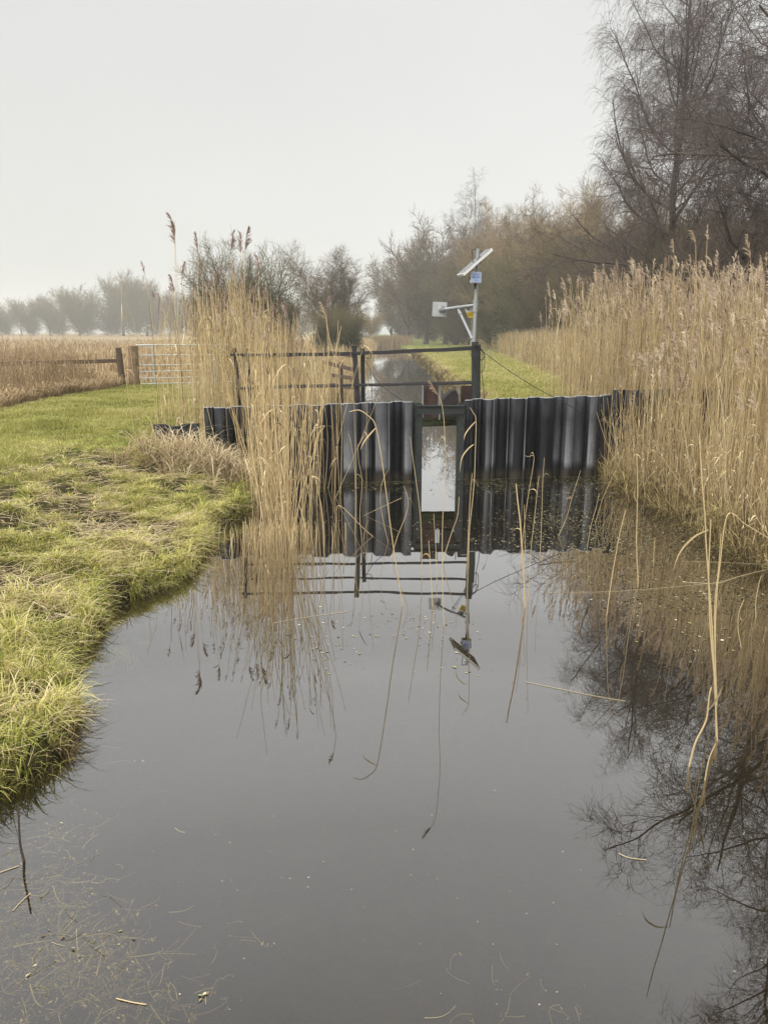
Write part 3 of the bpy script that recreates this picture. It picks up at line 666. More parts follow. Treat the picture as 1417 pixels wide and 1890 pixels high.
def reedbed(name, label, x, y, h, lean, rad, mstem, mplume, plume_frac=.5, leafn=3, lean_bias=(0, 0), z=None, psize=(.16, .30), nb=20, bend=.05, base_mess=0, leafw=.006, K=6):
    n = len(x); z = gz(x, y) if z is None else z
    z = np.maximum(z, -.12)
    az = rng.uniform(0, 2*math.pi, n); ln = np.abs(rng.normal(0, lean, n))*h
    P0 = np.stack([x, y, z-.03], -1)
    off = np.stack([np.cos(az)*ln+lean_bias[0]*h, np.sin(az)*ln+lean_bias[1]*h, 0*ln], -1)
    P1 = P0+off; P1[:, 2] = z+np.sqrt(np.maximum(h**2-(off**2).sum(1), .1))
    bd = rv(n, 3)*bend*h[:, None]; bd[:, 2] *= .2
    rnd = np.clip(rng.normal(.5, .2, n), 0, 1)
    bag = Bag(); C = slim(bag, P0, P1, bd, rad*rng.uniform(.8, 1.25, n), rnd, K)
    if leafn:
        m = n*leafn; ii = np.repeat(np.arange(n), leafn); s = rng.uniform(.12, .93, m)
        k = s*(K-1); k0 = np.minimum(k.astype(int), K-2); fr = (k-k0)[:, None]
        p = C[ii, k0]*(1-fr)+C[ii, k0+1]*fr
        a = rng.uniform(0, 2*math.pi, m); L = rng.uniform(.12, .38, m)*np.minimum(h[ii]/2, 1); up = rng.uniform(-.6, .95, m)
        t = np.linspace(0, 1, 5)[None, :, None]; hd = np.stack([np.cos(a), np.sin(a), 0*a], -1)
        P = p[:, None]+L[:, None, None]*(hd[:, None]*t*.55+np.array([0, 0, 1])*(up[:, None, None]*t*1.3-t**2*(.55+.4*up[:, None, None])))
        S = np.stack([-np.sin(a), np.cos(a), .5*rng.normal(0, 1, m)], -1); S /= np.linalg.norm(S, axis=1, keepdims=True)
        W = (leafw*rng.uniform(.5, 1.2, m))[:, None]*np.array([.7, 1, .85, .55, .08])[None]*(rad[ii] if np.ndim(rad) else 1)[:, None]**0 if np.ndim(rad) else (leafw*rng.uniform(.5, 1.2, m))[:, None]*np.array([.7, 1, .85, .55, .08])[None]
        bag.ribbon(P, W, S, np.clip(rnd[ii]+rng.normal(.05, .15, m), 0, 1))
    o = tag(link(name, bag.mesh(name), mstem), label, None, None, 'stuff')
    sel = rng.random(n) < plume_frac
    if sel.any():
        pb = Bag(); tp = C[sel, -1]; d = C[sel, -1]-C[sel, -2]; d /= np.linalg.norm(d, axis=1, keepdims=True)
        wa = rng.normal(R(170), .7, sel.sum())
        plumes(pb, tp, d, wa, rng.uniform(*psize, sel.sum()), np.clip(rng.normal(.55, .2, sel.sum()), 0, 1), nb)
        link('seed_heads', pb.mesh('seed_heads'), mplume, o)
    return o

# ---- lawn on the left bank
def scatter(n, x0, x1, y0, y1, dens, ypow=1.0):
    out_x, out_y = [], []; c = 0
    while c < n:
        k = int((n-c)*2.2)+500; x = rng.uniform(x0, x1, k); y = y0+(y1-y0)*rng.random(k)**ypow
        s = rng.random(k) < dens(x, y); out_x.append(x[s]); out_y.append(y[s]); c += s.sum()
    return np.concatenate(out_x)[:n], np.concatenate(out_y)[:n]
cone = lambda x, y: (np.abs(x) < .56*(y+1.2)+.6)
bg = Bag()
x, y = scatter(150000, -14, -1.6, 3.0, 25, lambda x, y: cone(x, y)*(xL(y)-x > .25)*np.where(y > 12.8, (x < -2.9-.33*(y-13)), 1)*np.where((y > 13) & (x < -8.2), .05, 1)*outside_weir(x, y)*(.35+.65*(fbm(x*3, y*3, 31) > .42))*np.where(bare(x, y) > 0, .04, 1), 1.5)
D = np.hypot(x, y)
blades(bg, x, y, gz(x, y)-.005, rng.uniform(.02, .055, len(x))*(1+.8*(fbm(x*1.3, y*1.3, 9) > .56)), rng.uniform(.005, .05, len(x)), rng.uniform(0, 6.28, len(x)), .0011+.00028*D*rng.uniform(.6, 1.2, len(x)), np.clip(.28+.5*fbm(x*.8, y*.8, 22)+rng.normal(0, .16, len(x)), 0, 1), 3)
tag(link('lawn_grass', bg.mesh('lawn_grass'), M['lawn']), 'short green turf on the left bank', None, None, 'stuff')

# ---- rough tussocky grass near the water
def tussocks(name, label, mat_, cx, cy, nb, h0, h1, thr, w_, rn, K=5, droop=.9, spread=.05, azb=None):
    n = len(cx); nbs = np.full(n, nb); ii = np.repeat(np.arange(n), nbs); m = len(ii)
    hc = rng.uniform(h0, h1, n); rc = rn(cx, cy)
    az = rng.uniform(0, 6.28, m) if azb is None else azb(cx, cy)[ii]+rng.normal(0, .9, m)
    px, py = cx[ii]+np.cos(az)*rng.random(m)*spread, cy[ii]+np.sin(az)*rng.random(m)*spread
    h = hc[ii]*rng.uniform(.45, 1.1, m); ln = h*rng.uniform(.25, 1.35, m)*thr
    z = gz(px, py); z = np.where(z < -.03, np.maximum(z, gz(cx, cy)[ii]-.06), z)
    bg = Bag(); D = np.hypot(px, py)
    blades(bg, px, py, z-.01, h*.8, ln, az, w_*(.75+.05*D)*rng.uniform(.6, 1.3, m), np.clip(rc[ii]+rng.normal(0, .22, m), 0, 1), K, droop)
    return tag(link(name, bg.mesh(name), mat_), label, None, None, 'stuff')
dens = lambda x, y: cone(x, y)*(xL(y)-x > .03)*outside_weir(x, y)*sstep(3.3, .4, xL(y)-x)*np.where(bare(x, y) > 0, .02, 1)
x, y = scatter(4200, -6, -1.3, 2.6, 11.3, dens, 1.15)
tussocks('bank_grass', 'long yellow-green matted grass on the near left bank', M['bank'], x, y, 20, .035, .10, 1.7, .0032, lambda a, b_: np.clip(.12+.55*fbm(a*1.1, b_*1.1, 51)+.3*fbm(a*7, b_*7, 52), 0, 1))
# strands hanging over the edge of the water
yy = rng.uniform(2.4, 10.9, 620); xx = xL(yy)-rng.uniform(-.01, .2, 620)
tussocks('bank_edge_grass', 'straw and dead grass hanging over the water edge', M['bank'], xx, yy, 16, .05, .17, 1.3, .0030, lambda a, b_: np.clip(.2+.6*fbm(a*1.5, b_*1.5, 61), 0, 1), 6, 1.6, .05, lambda a, b_: 0*a+rng.normal(-.2, .7, len(a)))
yy = rng.uniform(2.4, 10.9, 260); xx = xL(yy)+rng.uniform(-.03, .05, 260)
tussocks('bank_edge_grass', 'dark rotten grass and roots at the waterline of the left bank', M['fringe'], xx, yy, 20, .05, .15, 1.2, .0026, lambda a, b_: .12+.3*fbm(a*3, b_*3, 66), 5, 1.6, .05, lambda a, b_: 0*a+rng.normal(-.1, .8, len(a)))
yy = rng.uniform(2.6, 5.6, 150); xx = xL(yy)-rng.uniform(.02, .6, 150); k = bare(xx, yy) < .5; xx, yy = xx[k], yy[k]
tussocks('tall_bank_grass', 'tall dry grass tufts on the nearest part of the bank', M['bank'], xx, yy, 18, .09, .22, 1.2, .0032, lambda a, b_: np.clip(.45+.5*fbm(a*1.5, b_*1.5, 71), 0, 1), 6, 1.3, .08)
# bright moss tuft on the point
mp = np.array([onz(372, 985, .18)[:2], onz(350, 968, .25)[:2], onz(383, 1000, .15)[:2], onz(205, 1145, .15)[:2], onz(132, 1245, .2)[:2]])
cx = np.repeat(mp[:, 0], 26)+rng.normal(0, .09, 130); cy = np.repeat(mp[:, 1], 26)+rng.normal(0, .12, 130)
tussocks('moss', 'bright green-yellow moss cushions at the bank edge', M['moss'], cx, cy, 34, .04, .09, .7, .0018, lambda a, b_: .5+0*a, 4)
# fallen straw on the bank
def straw(name, label, x, y, L0, L1, mat_, lift=.03, w_=.0022, z=None, azc=None, tilt=.12):
    n = len(x); az = rng.uniform(0, 6.28, n) if azc is None else azc+rng.normal(0, .5, n); L = rng.uniform(L0, L1, n)
    z = (gz(x, y) if z is None else z)+rng.uniform(0, lift, n)
    P0 = np.stack([x, y, z], -1); P1 = P0+np.stack([np.cos(az)*L, np.sin(az)*L, rng.normal(0, tilt, n)*L], -1)
    zz = gz(P1[:, 0], P1[:, 1]); P1[:, 2] = np.maximum(P1[:, 2], zz+.01)
    bag = Bag(); slim(bag, P0, P1, rv(n, 3)*.03*L[:, None]+np.array([0, 0, .04])*L[:, None], np.full(n, w_), np.clip(rng.normal(.55, .25, n), 0, 1), 4)
    return tag(link(name, bag.mesh(name), mat_), label, None, None, 'stuff')
x, y = scatter(5200, -6, -1.7, 3, 11, lambda x, y: cone(x, y)*(xL(y)-x > .03)*sstep(3.6, .6, xL(y)-x)*(.35+.65*(fbm(x*1.2, y*1.2, 81) > .45))*outside_weir(x, y))
straw('fallen_straw', 'fallen reed straw lying on the left bank', x, y, .05, .32, M['litter'], .06, .0026)

# ---- collapsed straw mound by the left end of the weir
cx, cy = rng.normal(-2.35, .36, 230), rng.normal(10.65, .28, 230); k = (cy < WY(cx)-.25) & (xL(cy)-cx > .05); cx, cy = cx[k], cy[k]
tussocks('straw_mound', 'heap of collapsed reed straw against the left end of the weir', M['litter'], cx, cy, 16, .14, .46, 1.5, .0034, lambda a, b_: .4+.5*fbm(a*2, b_*2, 91), 6, 1.5, .1)
cx, cy = rng.uniform(-3.6, -2.6, 60), rng.uniform(10.2, 12.4, 60); k = outside_weir(cx, cy); cx, cy = cx[k], cy[k]
tussocks('straw_mound', 'dead grass round the low end of the pile wall', M['drygrass'], cx, cy, 18, .10, .24, 1.4, .0036, lambda a, b_: .45+.4*fbm(a*2, b_*2, 92), 6, 1.3, .1)

# ---- the left reed clump
def rect(n, x0, x1, y0, y1): return rng.uniform(x0, x1, n), rng.uniform(y0, y1, n)
cs = [(500, 940, .07, 52), (478, 925, .10, 34), (528, 985, .08, 38), (508, 970, .10, 26), (565, 925, .25, 30), (595, 905, .22, 22), (545, 1000, .10, 12), (470, 892, .28, 55)]
xs, ys2 = [], []
for px, py, s, n in cs:
    c = onz(px, py); xs.append(rng.normal(c[0], s, n)); ys2.append(rng.normal(c[1], s*1.2, n))
x, y = np.concatenate(xs), np.concatenate(ys2); k = outside_weir(x, y) & (y < WY(x)-.15); x, y = x[k], y[k]
reedbed('reed_clump', 'dense tan reeds rising from the water in front of the weir', x, y, rng.uniform(1.35, 2.55, len(x)), .13, np.full(len(x), .0042), M['reed_near'], M['plume_dark'], .12, 1, (.0, .02), None, (.12, .22), 18, .035)
# reeds on the bank behind and left of it
x, y = scatter(780, -4.2, -.6, 11.75, 15.2, lambda x, y: outside_weir(x, y)*(y > WY(x)+.1)*(xL(y)+.1 > x)*np.interp(x/y*1417+708, [295, 320, 350, 390, 450, 590, 612, 625], [0, .10, .25, .6, 1, 1, .15, .0]))
u_ = x/y*1417+708
hh = np.interp(u_, [280, 330, 400, 440, 520, 600, 650], [2.1, 2.3, 2.45, 2.75, 2.3, 2.1, 1.7])*rng.uniform(.72, 1.07, len(x))
reedbed('reed_bank', 'tall tan reeds on the left bank behind the weir', x, y, hh, .07, np.full(len(x), .0048), M['reed'], M['plume_dark'], .35, 2, (.0, .0), None, (.15, .26), 20, .04)
x, y = scatter(34, -3.7, -2.6, 10.9, 13, lambda x, y: outside_weir(x, y)*1.)
reedbed('reed_bank', 'loose reeds at the left end of the weir', x, y, rng.uniform(1.3, 2.5, len(x)), .08, np.full(len(x), .0045), M['reed'], M['plume_dark'], .3, 3, (.0, .0), None, (.15, .25), 20, .05)
x, y = scatter(420, -3.0, -.75, 15, 24, lambda x, y: (xL(y)+.1-x > 0)*1.*(x > -1.9-.05*(y-15)))
reedbed('reed_bank', 'thin reeds along the left edge of the far canal', x, y, rng.uniform(.8, 1.7, len(x)), .12, np.full(len(x), .005), M['reed'], M['plume_dark'], .2, 3, (.0, .0), None, (.12, .2), 12, .06)
# stubble at the foot
c = onz(520, 1000); n = 170
x, y = rng.normal(c[0]-.05, .28, n), rng.normal(c[1]-.05, .22, n)
reedbed('reed_stubble', 'short broken reed stubble at the foot of the clump', x, y, rng.uniform(.05, .35, n), .16, np.full(n, .004), M['reed_near'], M['plume'], 0, 0)

# ---- the right reed bed
x, y = scatter(4300, 2.9, 10.5, 5.6, 17.5, lambda x, y: outside_weir(x, y)*(x-xR(y) > .02)*np.where(fbm(x*2.3, y*2.3, 34) > .45, 1, .25)*np.where(y > 12.2, np.interp(x/y*1417+708, [1000, 1040, 1120, 1200], [.02, .3, .8, 1]), 1)*(x < .62*y+.6)*np.where((x > 3.55) | (y > 11.7), 1, .3), .9)
g = sstep(0, 1.2, x-xR(y)); hh = (1.55+.75*g+.35*fbm(x*1.2, y*1.2, 33))*rng.uniform(.72, 1.1, len(x))
reedbed('reed_bed', 'dense golden reeds with feathery heads along the right bank', x, y, hh, .075, np.full(len(x), .0046), M['reed'], M['plume'], .55, 2, (-.02, -.01), None, (.18, .32), 26, .04, 0, .0038)
n = 1500; y = rng.uniform(5.4, 12.2, n); x = xR(y)+.18+np.abs(rng.normal(0, .3, n))-.1; k = outside_weir(x, y); x, y = x[k], y[k]
reedbed('reed_bed_edge', 'leaning and broken reeds where the right bed meets the water', x, y, rng.uniform(.3, 1.25, len(x)), .2, np.full(len(x), .0040), M['reed'], M['plume'], .0, 2, (-.05, 0), None, (.1, .2), 10, .09)
x, y = scatter(900, 3.4, 8, 5.4, 12, lambda x, y: (x-xR(y) > -.1)*(x-xR(y) < 1.2)*1.)
tussocks('reed_litter', 'matted dead leaves at the foot of the right reeds', M['fringe'], x, y, 20, .15, .4, 1.1, .0035, lambda a, b_: .35+.5*fbm(a*2, b_*2, 93), 5, 1.3, .1)  # shade at the reed feet put into the dark blade colours

# ---- further reeds along the right path and round the field
def pathedge(y): return np.interp(y, [12, 18, 30, 72, 214], [4.0, 5.0, 6.6, 10.3, 13.4])
x, y = scatter(9000, 4, 24, 15, 130, lambda x, y: (x > pathedge(y))*(x < pathedge(y)+2.6+.02*y)*np.exp(-(y-15)/90), 1.2)
reedbed('far_reeds', 'pale dry reeds between the grass path and the wood', x, y, rng.uniform(1.1, 1.8, len(x))*(1+.15*np.minimum(1, (x-pathedge(y))/3)), .11, .0032+.00018*y, M['reed'], M['plume'], .45, 2, (-.02, 0), None, (.16, .26), 8, .05, 0, .012, 4)
x, y = scatter(2600, -3.2, -.7, 24, 110, lambda x, y: (xL(y)-x > -.25)*(xL(y)-x < 1.9)*1., 1.5)
reedbed('far_reeds', 'low tan reeds on the left edge of the far canal', x, y, rng.uniform(.5, 1.25, len(x)), .14, .003+.00020*y, M['reed'], M['plume'], .3, 2, (0, 0), None, (.14, .22), 7, .06, 0, .012, 4)
x, y = scatter(1500, -2, 4, 105, 135, lambda x, y: 1.+0*x)
reedbed('far_reeds', 'reddish reeds closing off the far end of the canal', x, y, rng.uniform(.8, 1.8, len(x)), .12, np.full(len(x), .028), M['drygrass'], M['plume'], .2, 1, (0, 0), np.full(len(x), 0.), (.16, .26), 6, .05, 0, .03, 4)
# rough stand left of the gate
x, y = scatter(5200, -16, -6.6, 13.5, 28, lambda x, y: (x < np.interp(y, [13, 16, 18, 20.5, 22.5, 24, 28], [-8.4, -8.6, -8.8, -8.6, -8.2, -9.3, -11.5]))*cone(x, y)*1., 1.0)
hh = np.interp(y, [13.5, 18, 22, 28], [.35, .6, .75, .9])*rng.uniform(.6, 1.3, len(x)); hh = np.where(rng.random(len(x)) < .05, hh+rng.uniform(.4, 1.0, len(x)), hh)
reedbed('rough_reeds', 'brown tangled reeds and dead grass left of the gate', x, y, hh, .22, .0035+.00012*y, M['drygrass'], M['plume_dark'], .08, 4, (0, 0), None, (.15, .25), 12, .10, 0, .009, 5)
x, y = scatter(5200, -16, -6.6, 13.0, 26, lambda x, y: (x < np.interp(y, [13, 16, 18, 20.5, 22.5, 24, 26], [-7.8, -8.2, -8.4, -8.1, -7.7, -8.1, -9]))*cone(x, y)*1.)
tussocks('rough_grass', 'tawny dead grass below the wooden rail fence', M['drygrass'], x, y, 16, .18, .42, 1.0, .0045, lambda a, b_: .35+.45*fbm(a*.8, b_*.8, 94), 4, 1.2, .12)
# rough grass field beyond the gate
x, y = scatter(14000, -75, -1.6, 25, 150, lambda x, y: cone(x, y)*(xL(y)-x > 1)*np.exp(-(y-25)/55), 1.5)
n = len(x); bg = Bag(); blades(bg, x, y, gz(x, y), rng.uniform(.1, .35, n)*sstep(24, 34, y)+.08, rng.uniform(.05, .25, n), rng.uniform(0, 6.28, n), .008+.00040*y, np.clip(.2+.6*fbm(x*.12, y*.12, 95)+rng.normal(0, .15, n), 0, 1), 3, .7)
tag(link('field_grass', bg.mesh('field_grass'), M['drygrass']), 'brown winter sward of the field beyond the gate', None, None, 'stuff')
# grass on the right path
x, y = scatter(90000, 2.3, 13, 12.6, 90, lambda x, y: (x-xR(y) > .08)*(x < pathedge(y)+.8)*np.exp(-(y-12)/22), 1.6)
n = len(x); bg = Bag(); e = sstep(1.1, .1, x-xR(y))
blades(bg, x, y, gz(x, y)-.005, rng.uniform(.04, .10, n)*(1+1.6*e), rng.uniform(.01, .07, n), rng.uniform(0, 6.28, n), .002+.0003*y, np.clip(.42+.45*fbm(x*.7, y*.3, 96)+.3*e+rng.normal(0, .15, n)+.22*sstep(-.8, .6, x-pathedge(y)), 0, 1), 3)
tag(link('path_grass', bg.mesh('path_grass'), M['lawn']), 'green and yellow grass of the path right of the far canal', None, None, 'stuff')
yy = np.concatenate([rng.uniform(12.9, 30, 900), rng.uniform(30, 80, 600)]); xx = xR(yy)+rng.uniform(-.05, .35, len(yy))
tussocks('bank_edge_grass', 'rusty dead grass on the right edge of the far canal', M['fringe'], xx, yy, 14, .15, .38, .9, .004, lambda a, b_: .2+.5*fbm(a*1, b_*.5, 97), 4, 1.0, .1)

# ---- single reeds standing in the pool: (points base to tip in photo space, radius, leaves, plume)
def reed(label, pts, r=.0045, leaves=(), plume=None, sub=None, col=.55, name='reed_stem', dY=0, Yb=None):
    b0 = onz(*pts[0]) if Yb is None else atY(pts[0][0], pts[0][1], Yb); n = len(pts)
    W3 = [atY(px, py, b0[1]+dY*i/(n-1)) for i, (px, py) in enumerate(pts)]
    dn = W3[0]-(W3[1]-W3[0])*.0; dn = dn+np.array([-(W3[1]-W3[0])[0]*.05, 0, -.14 if Yb is None else -.02])
    C = catmull(W3, 6); C = np.vstack([dn, C])
    root = empty(name, tuple(b0), label, 'reed', 'single reeds standing in the pool')
    bag = Bag(); K = len(C); r = r*.85; bag.tube(C[None], (r*(1-.35*np.linspace(0, 1, K)))[None], np.array([col]), 6)
    part('stem', bag.mesh('stem', True), M['reed_near'] if col > .1 else M['bark'], root)
    if not leaves and np.linalg.norm(C[-1]-C[0]) > .5:
        leaves = []
        for f in rng.uniform(.35, .85, int(rng.random() < .6)):
            i = int(f*(K-2))+1; a = rng.choice([-1, 1])*rng.uniform(.04, .09); p = C[i]
            e = rng.uniform(-.10, .05); q = catmull([p, p+np.array([a*.25, .0, .03]), p+np.array([a*.6, .02, .03+e*.3]), p+np.array([a*(.8+rng.random()*.5), .03, e])], 4); lb2 = Bag(); k2 = len(q)
            S = np.array([.3, .2, .9]); S /= np.linalg.norm(S)
            lb2.ribbon(q[None], (.0028*(1-np.linspace(0, 1, k2)**2)+.0005)[None], S[None], np.array([col+.1]))
            part('leaf', lb2.mesh('leaf'), M['reed_near'], root)
    for lf in leaves:
        q = catmull([atY(px, py, b0[1]-.03*i) for i, (px, py) in enumerate(lf)], 5); bag = Bag(); K = len(q)
        S = np.cross(q[-1]-q[0], [0, 1, .2]); S = S/(np.linalg.norm(S)+1e-9)
        t = np.linspace(0, 1, K); bag.ribbon(q[None], (.0048*(.5+1.2*t*(1-t)*2)*(1-t**4)+.0008)[None], S[None], np.array([col]))
        part('leaf', bag.mesh('leaf'), M['reed_near'], root)
    if plume:
        bag = Bag(); d = C[-1]-C[-2]; d /= np.linalg.norm(d)
        plumes(bag, C[-1][None], d[None], np.array([plume[1]]), np.array([plume[0]]), np.array([.5]), 46)
        part('seed_head', bag.mesh('seed_head'), M['plume'] if len(plume) < 3 else M['plume_dark'], root)
    return root
PI = math.pi
reed('bent-over reed left of the slot with its top arching left and a leaf hanging down', [(743, 1118), (726, 1010), (712, 905), (704, 845), (693, 786), (680, 768), (662, 757), (645, 760)], .0055, [[(693, 790), (682, 802), (672, 815), (665, 830)]])
reed('tall thin reed in front of the open slot with a nodding seed head', [(819, 1155), (816, 1050), (817, 950), (822, 870), (820, 790), (815, 745), (809, 731)], .0035, [], (.14, PI))
reed('dry reed right of the slot with two drooping dead leaves', [(864, 1050), (866, 980), (874, 900), (877, 830), (878, 775), (873, 762), (867, 752)], .0045, [[(877, 778), (866, 790), (858, 802), (856, 812)], [(874, 820), (864, 828), (852, 845), (848, 872)]])
reed('short pale reed leaning against the one right of the slot', [(862, 1035), (865, 960), (868, 910), (871, 873)], .0045)
reed('thick broken reed stub standing alone right of the mast reflection', [(969, 1122), (966, 1060), (960, 970), (955, 925), (952, 893)], .0085, [], None, None, .5)
reed('slim reed close beside the thick broken stub', [(966, 1110), (968, 1030), (968, 980), (967, 932)], .003)
reed('thin straight reed slanting behind the thick stub', [(974, 1105), (979, 1020), (987, 945), (994, 878)], .003)
reed('thin reed before the right pans of the weir ending in a hooked tip', [(960, 1040), (968, 960), (976, 905), (985, 845), (975, 843), (968, 841)], .003)
reed('thin reed standing before the pans, second right of the thick stub', [(996, 1030), (999, 960), (1001, 890), (1004, 845)], .003)
reed('reed just left of the slot frame', [(779, 1062), (776, 960), (768, 890), (761, 840), (757, 806)], .004)
reed('short reed stub below the slot opening', [(806, 1078), (805, 1030), (800, 948)], .0035)
reed('pale stub left of the slot reflection', [(798, 1120), (795, 1060), (791, 998)], .0045)
reed('kinked reed stub right of the slot reflection', [(816, 1040), (824, 1012), (835, 978), (844, 952), (847, 917)], .0045)
reed('bow-shaped reed curving left of the slot', [(722, 1030), (733, 991), (749, 950), (753, 925), (745, 896)], .004)
reed('bow-shaped thin reed standing beside the bent-over one', [(716, 1000), (708, 965), (702, 930), (704, 895), (715, 868)], .0035)
reed('snapped reed bent in an upside-down V left of the slot', [(618, 990), (621, 960), (627, 933), (676, 980), (720, 1014), (750, 1040)], .0048)
reed('long straight reed lying aslant across the weir reflection', [(549, 1018), (610, 985), (675, 950), (741, 919)], .0038, Yb=9.2)
reed('thin reed before the dark left pans', [(655, 985), (656, 935), (655, 870), (648, 820), (643, 800)], .004)
reed('thin curved reed before the dark left pans', [(668, 1000), (664, 950), (668, 890), (662, 850), (660, 820)], .0035, [[(660, 826), (668, 810), (676, 800)]])
reed('reed with a bent tip at the edge of the left clump', [(598, 1010), (594, 940), (580, 870), (585, 810), (597, 790), (598, 786), (584, 790)], .005)
reed('leaning reed at the outer edge of the left clump', [(536, 1015), (552, 930), (580, 830), (596, 720), (608, 640), (602, 590)], .0055, [], (.2, 2.6))
reed('tallest reed of the right-hand pair standing far out in the pool', [(1323, 1368), (1317, 1240), (1312, 1137), (1303, 1018), (1300, 950), (1294, 880), (1290, 800)], .0048, [[(1306, 978), (1280, 991), (1255, 1018), (1241, 1052)]])
reed('thick pale reed beside the tallest one far out in the pool', [(1321, 1360), (1319, 1270), (1310, 1160), (1307, 1060), (1311, 959)], .0052)
reed('reed of the outer group with its top snapped and lying to the right', [(1322, 1300), (1319, 1200), (1321, 1110), (1328, 1040), (1342, 950), (1375, 968), (1420, 995)], .0045)
reed('thin reed right of the outer group', [(1319, 1240), (1318, 1120), (1325, 1050), (1330, 985)], .0035)
reed('straight reed rising from the weedy water below the right bed', [(1177, 1078), (1174, 1000), (1176, 900), (1174, 838)], .0055, [[(1176, 930), (1170, 915), (1172, 895)]])
reed('leaning reed left of the straight one in the weedy water', [(1119, 1135), (1128, 1070), (1141, 995), (1154, 941)], .0045)
reed('short thin stub in the weedy water', [(1205, 1045), (1206, 1015), (1208, 992)], .0035)
reed('very short stub near the right edge of the pool, slightly curved', [(1394, 1140), (1394, 1110), (1399, 1080), (1404, 1062)], .004)
reed('short crooked stub standing below the right bed', [(1367, 1195), (1361, 1160), (1363, 1130), (1372, 1107)], .0035)
reed('bowed reed nearest the camera, right of centre', [(1271, 1415), (1282, 1372), (1302, 1330), (1308, 1285), (1312, 1268)], .0055, [[(1308, 1310), (1322, 1290), (1334, 1265)]])
reed('thin reed leaning from the right bed over the dark water', [(1083, 1010), (1090, 970), (1100, 935), (1105, 910)], .003)
reed('fine reed by the right corner of the weir', [(1030, 990), (1045, 955), (1056, 915), (1071, 868)], .003)
reed('fine reed slanting right beside the weir corner', [(1098, 965), (1112, 920), (1130, 880), (1152, 830)], .003)
reed('split reed leaning left from the right bed, its leaf in the water', [(1160, 925), (1150, 880), (1120, 820), (1100, 760)], .004)
reed('dark twig cluster rising from the near left water', [(45, 1590), (38, 1560), (36, 1530), (34, 1490)], .007, [], None, None, .02)
reed('tall hooked reed leaning out of the right bed, in the lower right of the pool', [(1300, 1440), (1308, 1400), (1320, 1372)], .004)
# the tallest plumed reeds of the left bank
TALL = [('tallest reed of the left bank with a long dark plume', (318, 760), (322, 640), (324, 520), (322, 432), (.30, PI)),
        ('tall plumed reed close beside the tallest one', (332, 770), (330, 640), (328, 540), (324, 452), (.28, PI)),
        ('plumed reed right of the two tallest, with a pale open head', (372, 780), (368, 660), (366, 560), (365, 468), (.27, 2.8)),
        ('leaning reed left of the tallest with a small open head', (300, 770), (292, 680), (280, 580), (268, 508), (.2, 2.2)),
        ('tall reed over the dense clump with an upright narrow head', (430, 790), (428, 660), (430, 560), (428, 462), (.28, 1.2)),
        ('tall reed over the dense clump with a full brown head', (448, 790), (446, 660), (442, 560), (444, 470), (.34, 2.0)),
        ('tall reed over the dense clump with its head nodding right', (470, 790), (462, 660), (452, 560), (452, 465), (.32, .2)),
        ('reed with a dark drooping head below the tallest plumes', (352, 770), (345, 680), (340, 600), (336, 520), (.26, .3)),
        ('reed with a ragged dark head between the tallest and the dense clump', (392, 780), (384, 680), (376, 600), (374, 510), (.22, 2.6)),
        ('reed with a narrow dark head above the low pile end', (345, 790), (334, 700), (326, 600), (322, 540), (.25, 2.9)),
        ('reed with a brown head at the top middle of the clump', (500, 780), (490, 680), (480, 580), (478, 500), (.26, 2.4)),
        ('reed with a pointed head at the right side of the clump', (606, 760), (606, 680), (604, 620), (602, 570), (.2, .4)),
        ('very thin reed with bent head low at the far left of the bank', (296, 700), (294, 640), (296, 585), (296, 560), (.16, 2.8))]
for lab, p0, p1, p2, p3, pl in TALL:
    o = reed(lab, [p0, p1, p2, p3], .005, [], (pl[0]*1.35, pl[1], 1), Yb=12.3); o["group"] = 'tall plumed reeds on the left bank'
RT = [('tall reed above the right bed with a frilled head, by the birch trunk', (1250, 760), (1246, 640), (1243, 540), (1243, 470), (.26, 2.9), 12.5),
      ('tall straight reed above the right bed with a broad head', (1282, 760), (1280, 640), (1284, 540), (1283, 450), (.26, PI), 11.5),
      ('tall straight reed with an upright head beside the broad-headed one', (1292, 770), (1294, 640), (1300, 540), (1304, 445), (.24, 1.2), 11.5),
      ('tallest drooping reed head near the right edge of the picture', (1408, 800), (1400, 660), (1392, 560), (1384, 480), (.34, PI), 10.5),
      ('reed head standing clear in front of the dark wood', (1212, 760), (1208, 660), (1205, 580), (1204, 500), (.24, .6), 12.5),
      ('reed with a brown feathery head showing against the green path, right of the mast post', (914, 730), (913, 715), (911, 690), (908, 664), (.17, 2.6), 12.9)]
for lab, p0, p1, p2, p3, pl, yb in RT:
    o = reed(lab, [p0, p1, p2, p3], .005, [], pl, Yb=yb); o["group"] = 'tall reeds of the right bed'
# floating straws
def floating(label, pts, r=.0016):
    C = catmull([onz(px, py, .003) for px, py in pts], 6); bag = Bag(); bag.tube(C[None], np.full((1, len(C)), r), np.array([.6]), 5)
    tag(link('floating_straw', bag.mesh('floating_straw'), M['litter']), label, 'straw', 'straws floating on the pool')
floating('long straw floating aslant on the bright water right of centre', [(968, 1258), (1040, 1273), (1100, 1285), (1154, 1294)])
floating('long fallen straw across the dark reflection below the right bed', [(1010, 1094), (1120, 1092), (1220, 1085), (1308, 1077)])
floating('straw floating at the right edge below the reeds', [(1258, 1036), (1340, 1038), (1420, 1042)])
floating('curved straw reaching in from the right edge', [(1258, 1074), (1320, 1076), (1370, 1062), (1420, 1050)], .003)
floating('short pale twig floating in the lower right water', [(1141, 1575), (1160, 1583), (1192, 1587)])
floating('pale straw floating in the lower left corner', [(215, 1843), (245, 1850), (270, 1854)], .002)
floating('pale straw lying by the dark twig cluster', [(-5, 1612), (15, 1605), (35, 1598)], .0018)
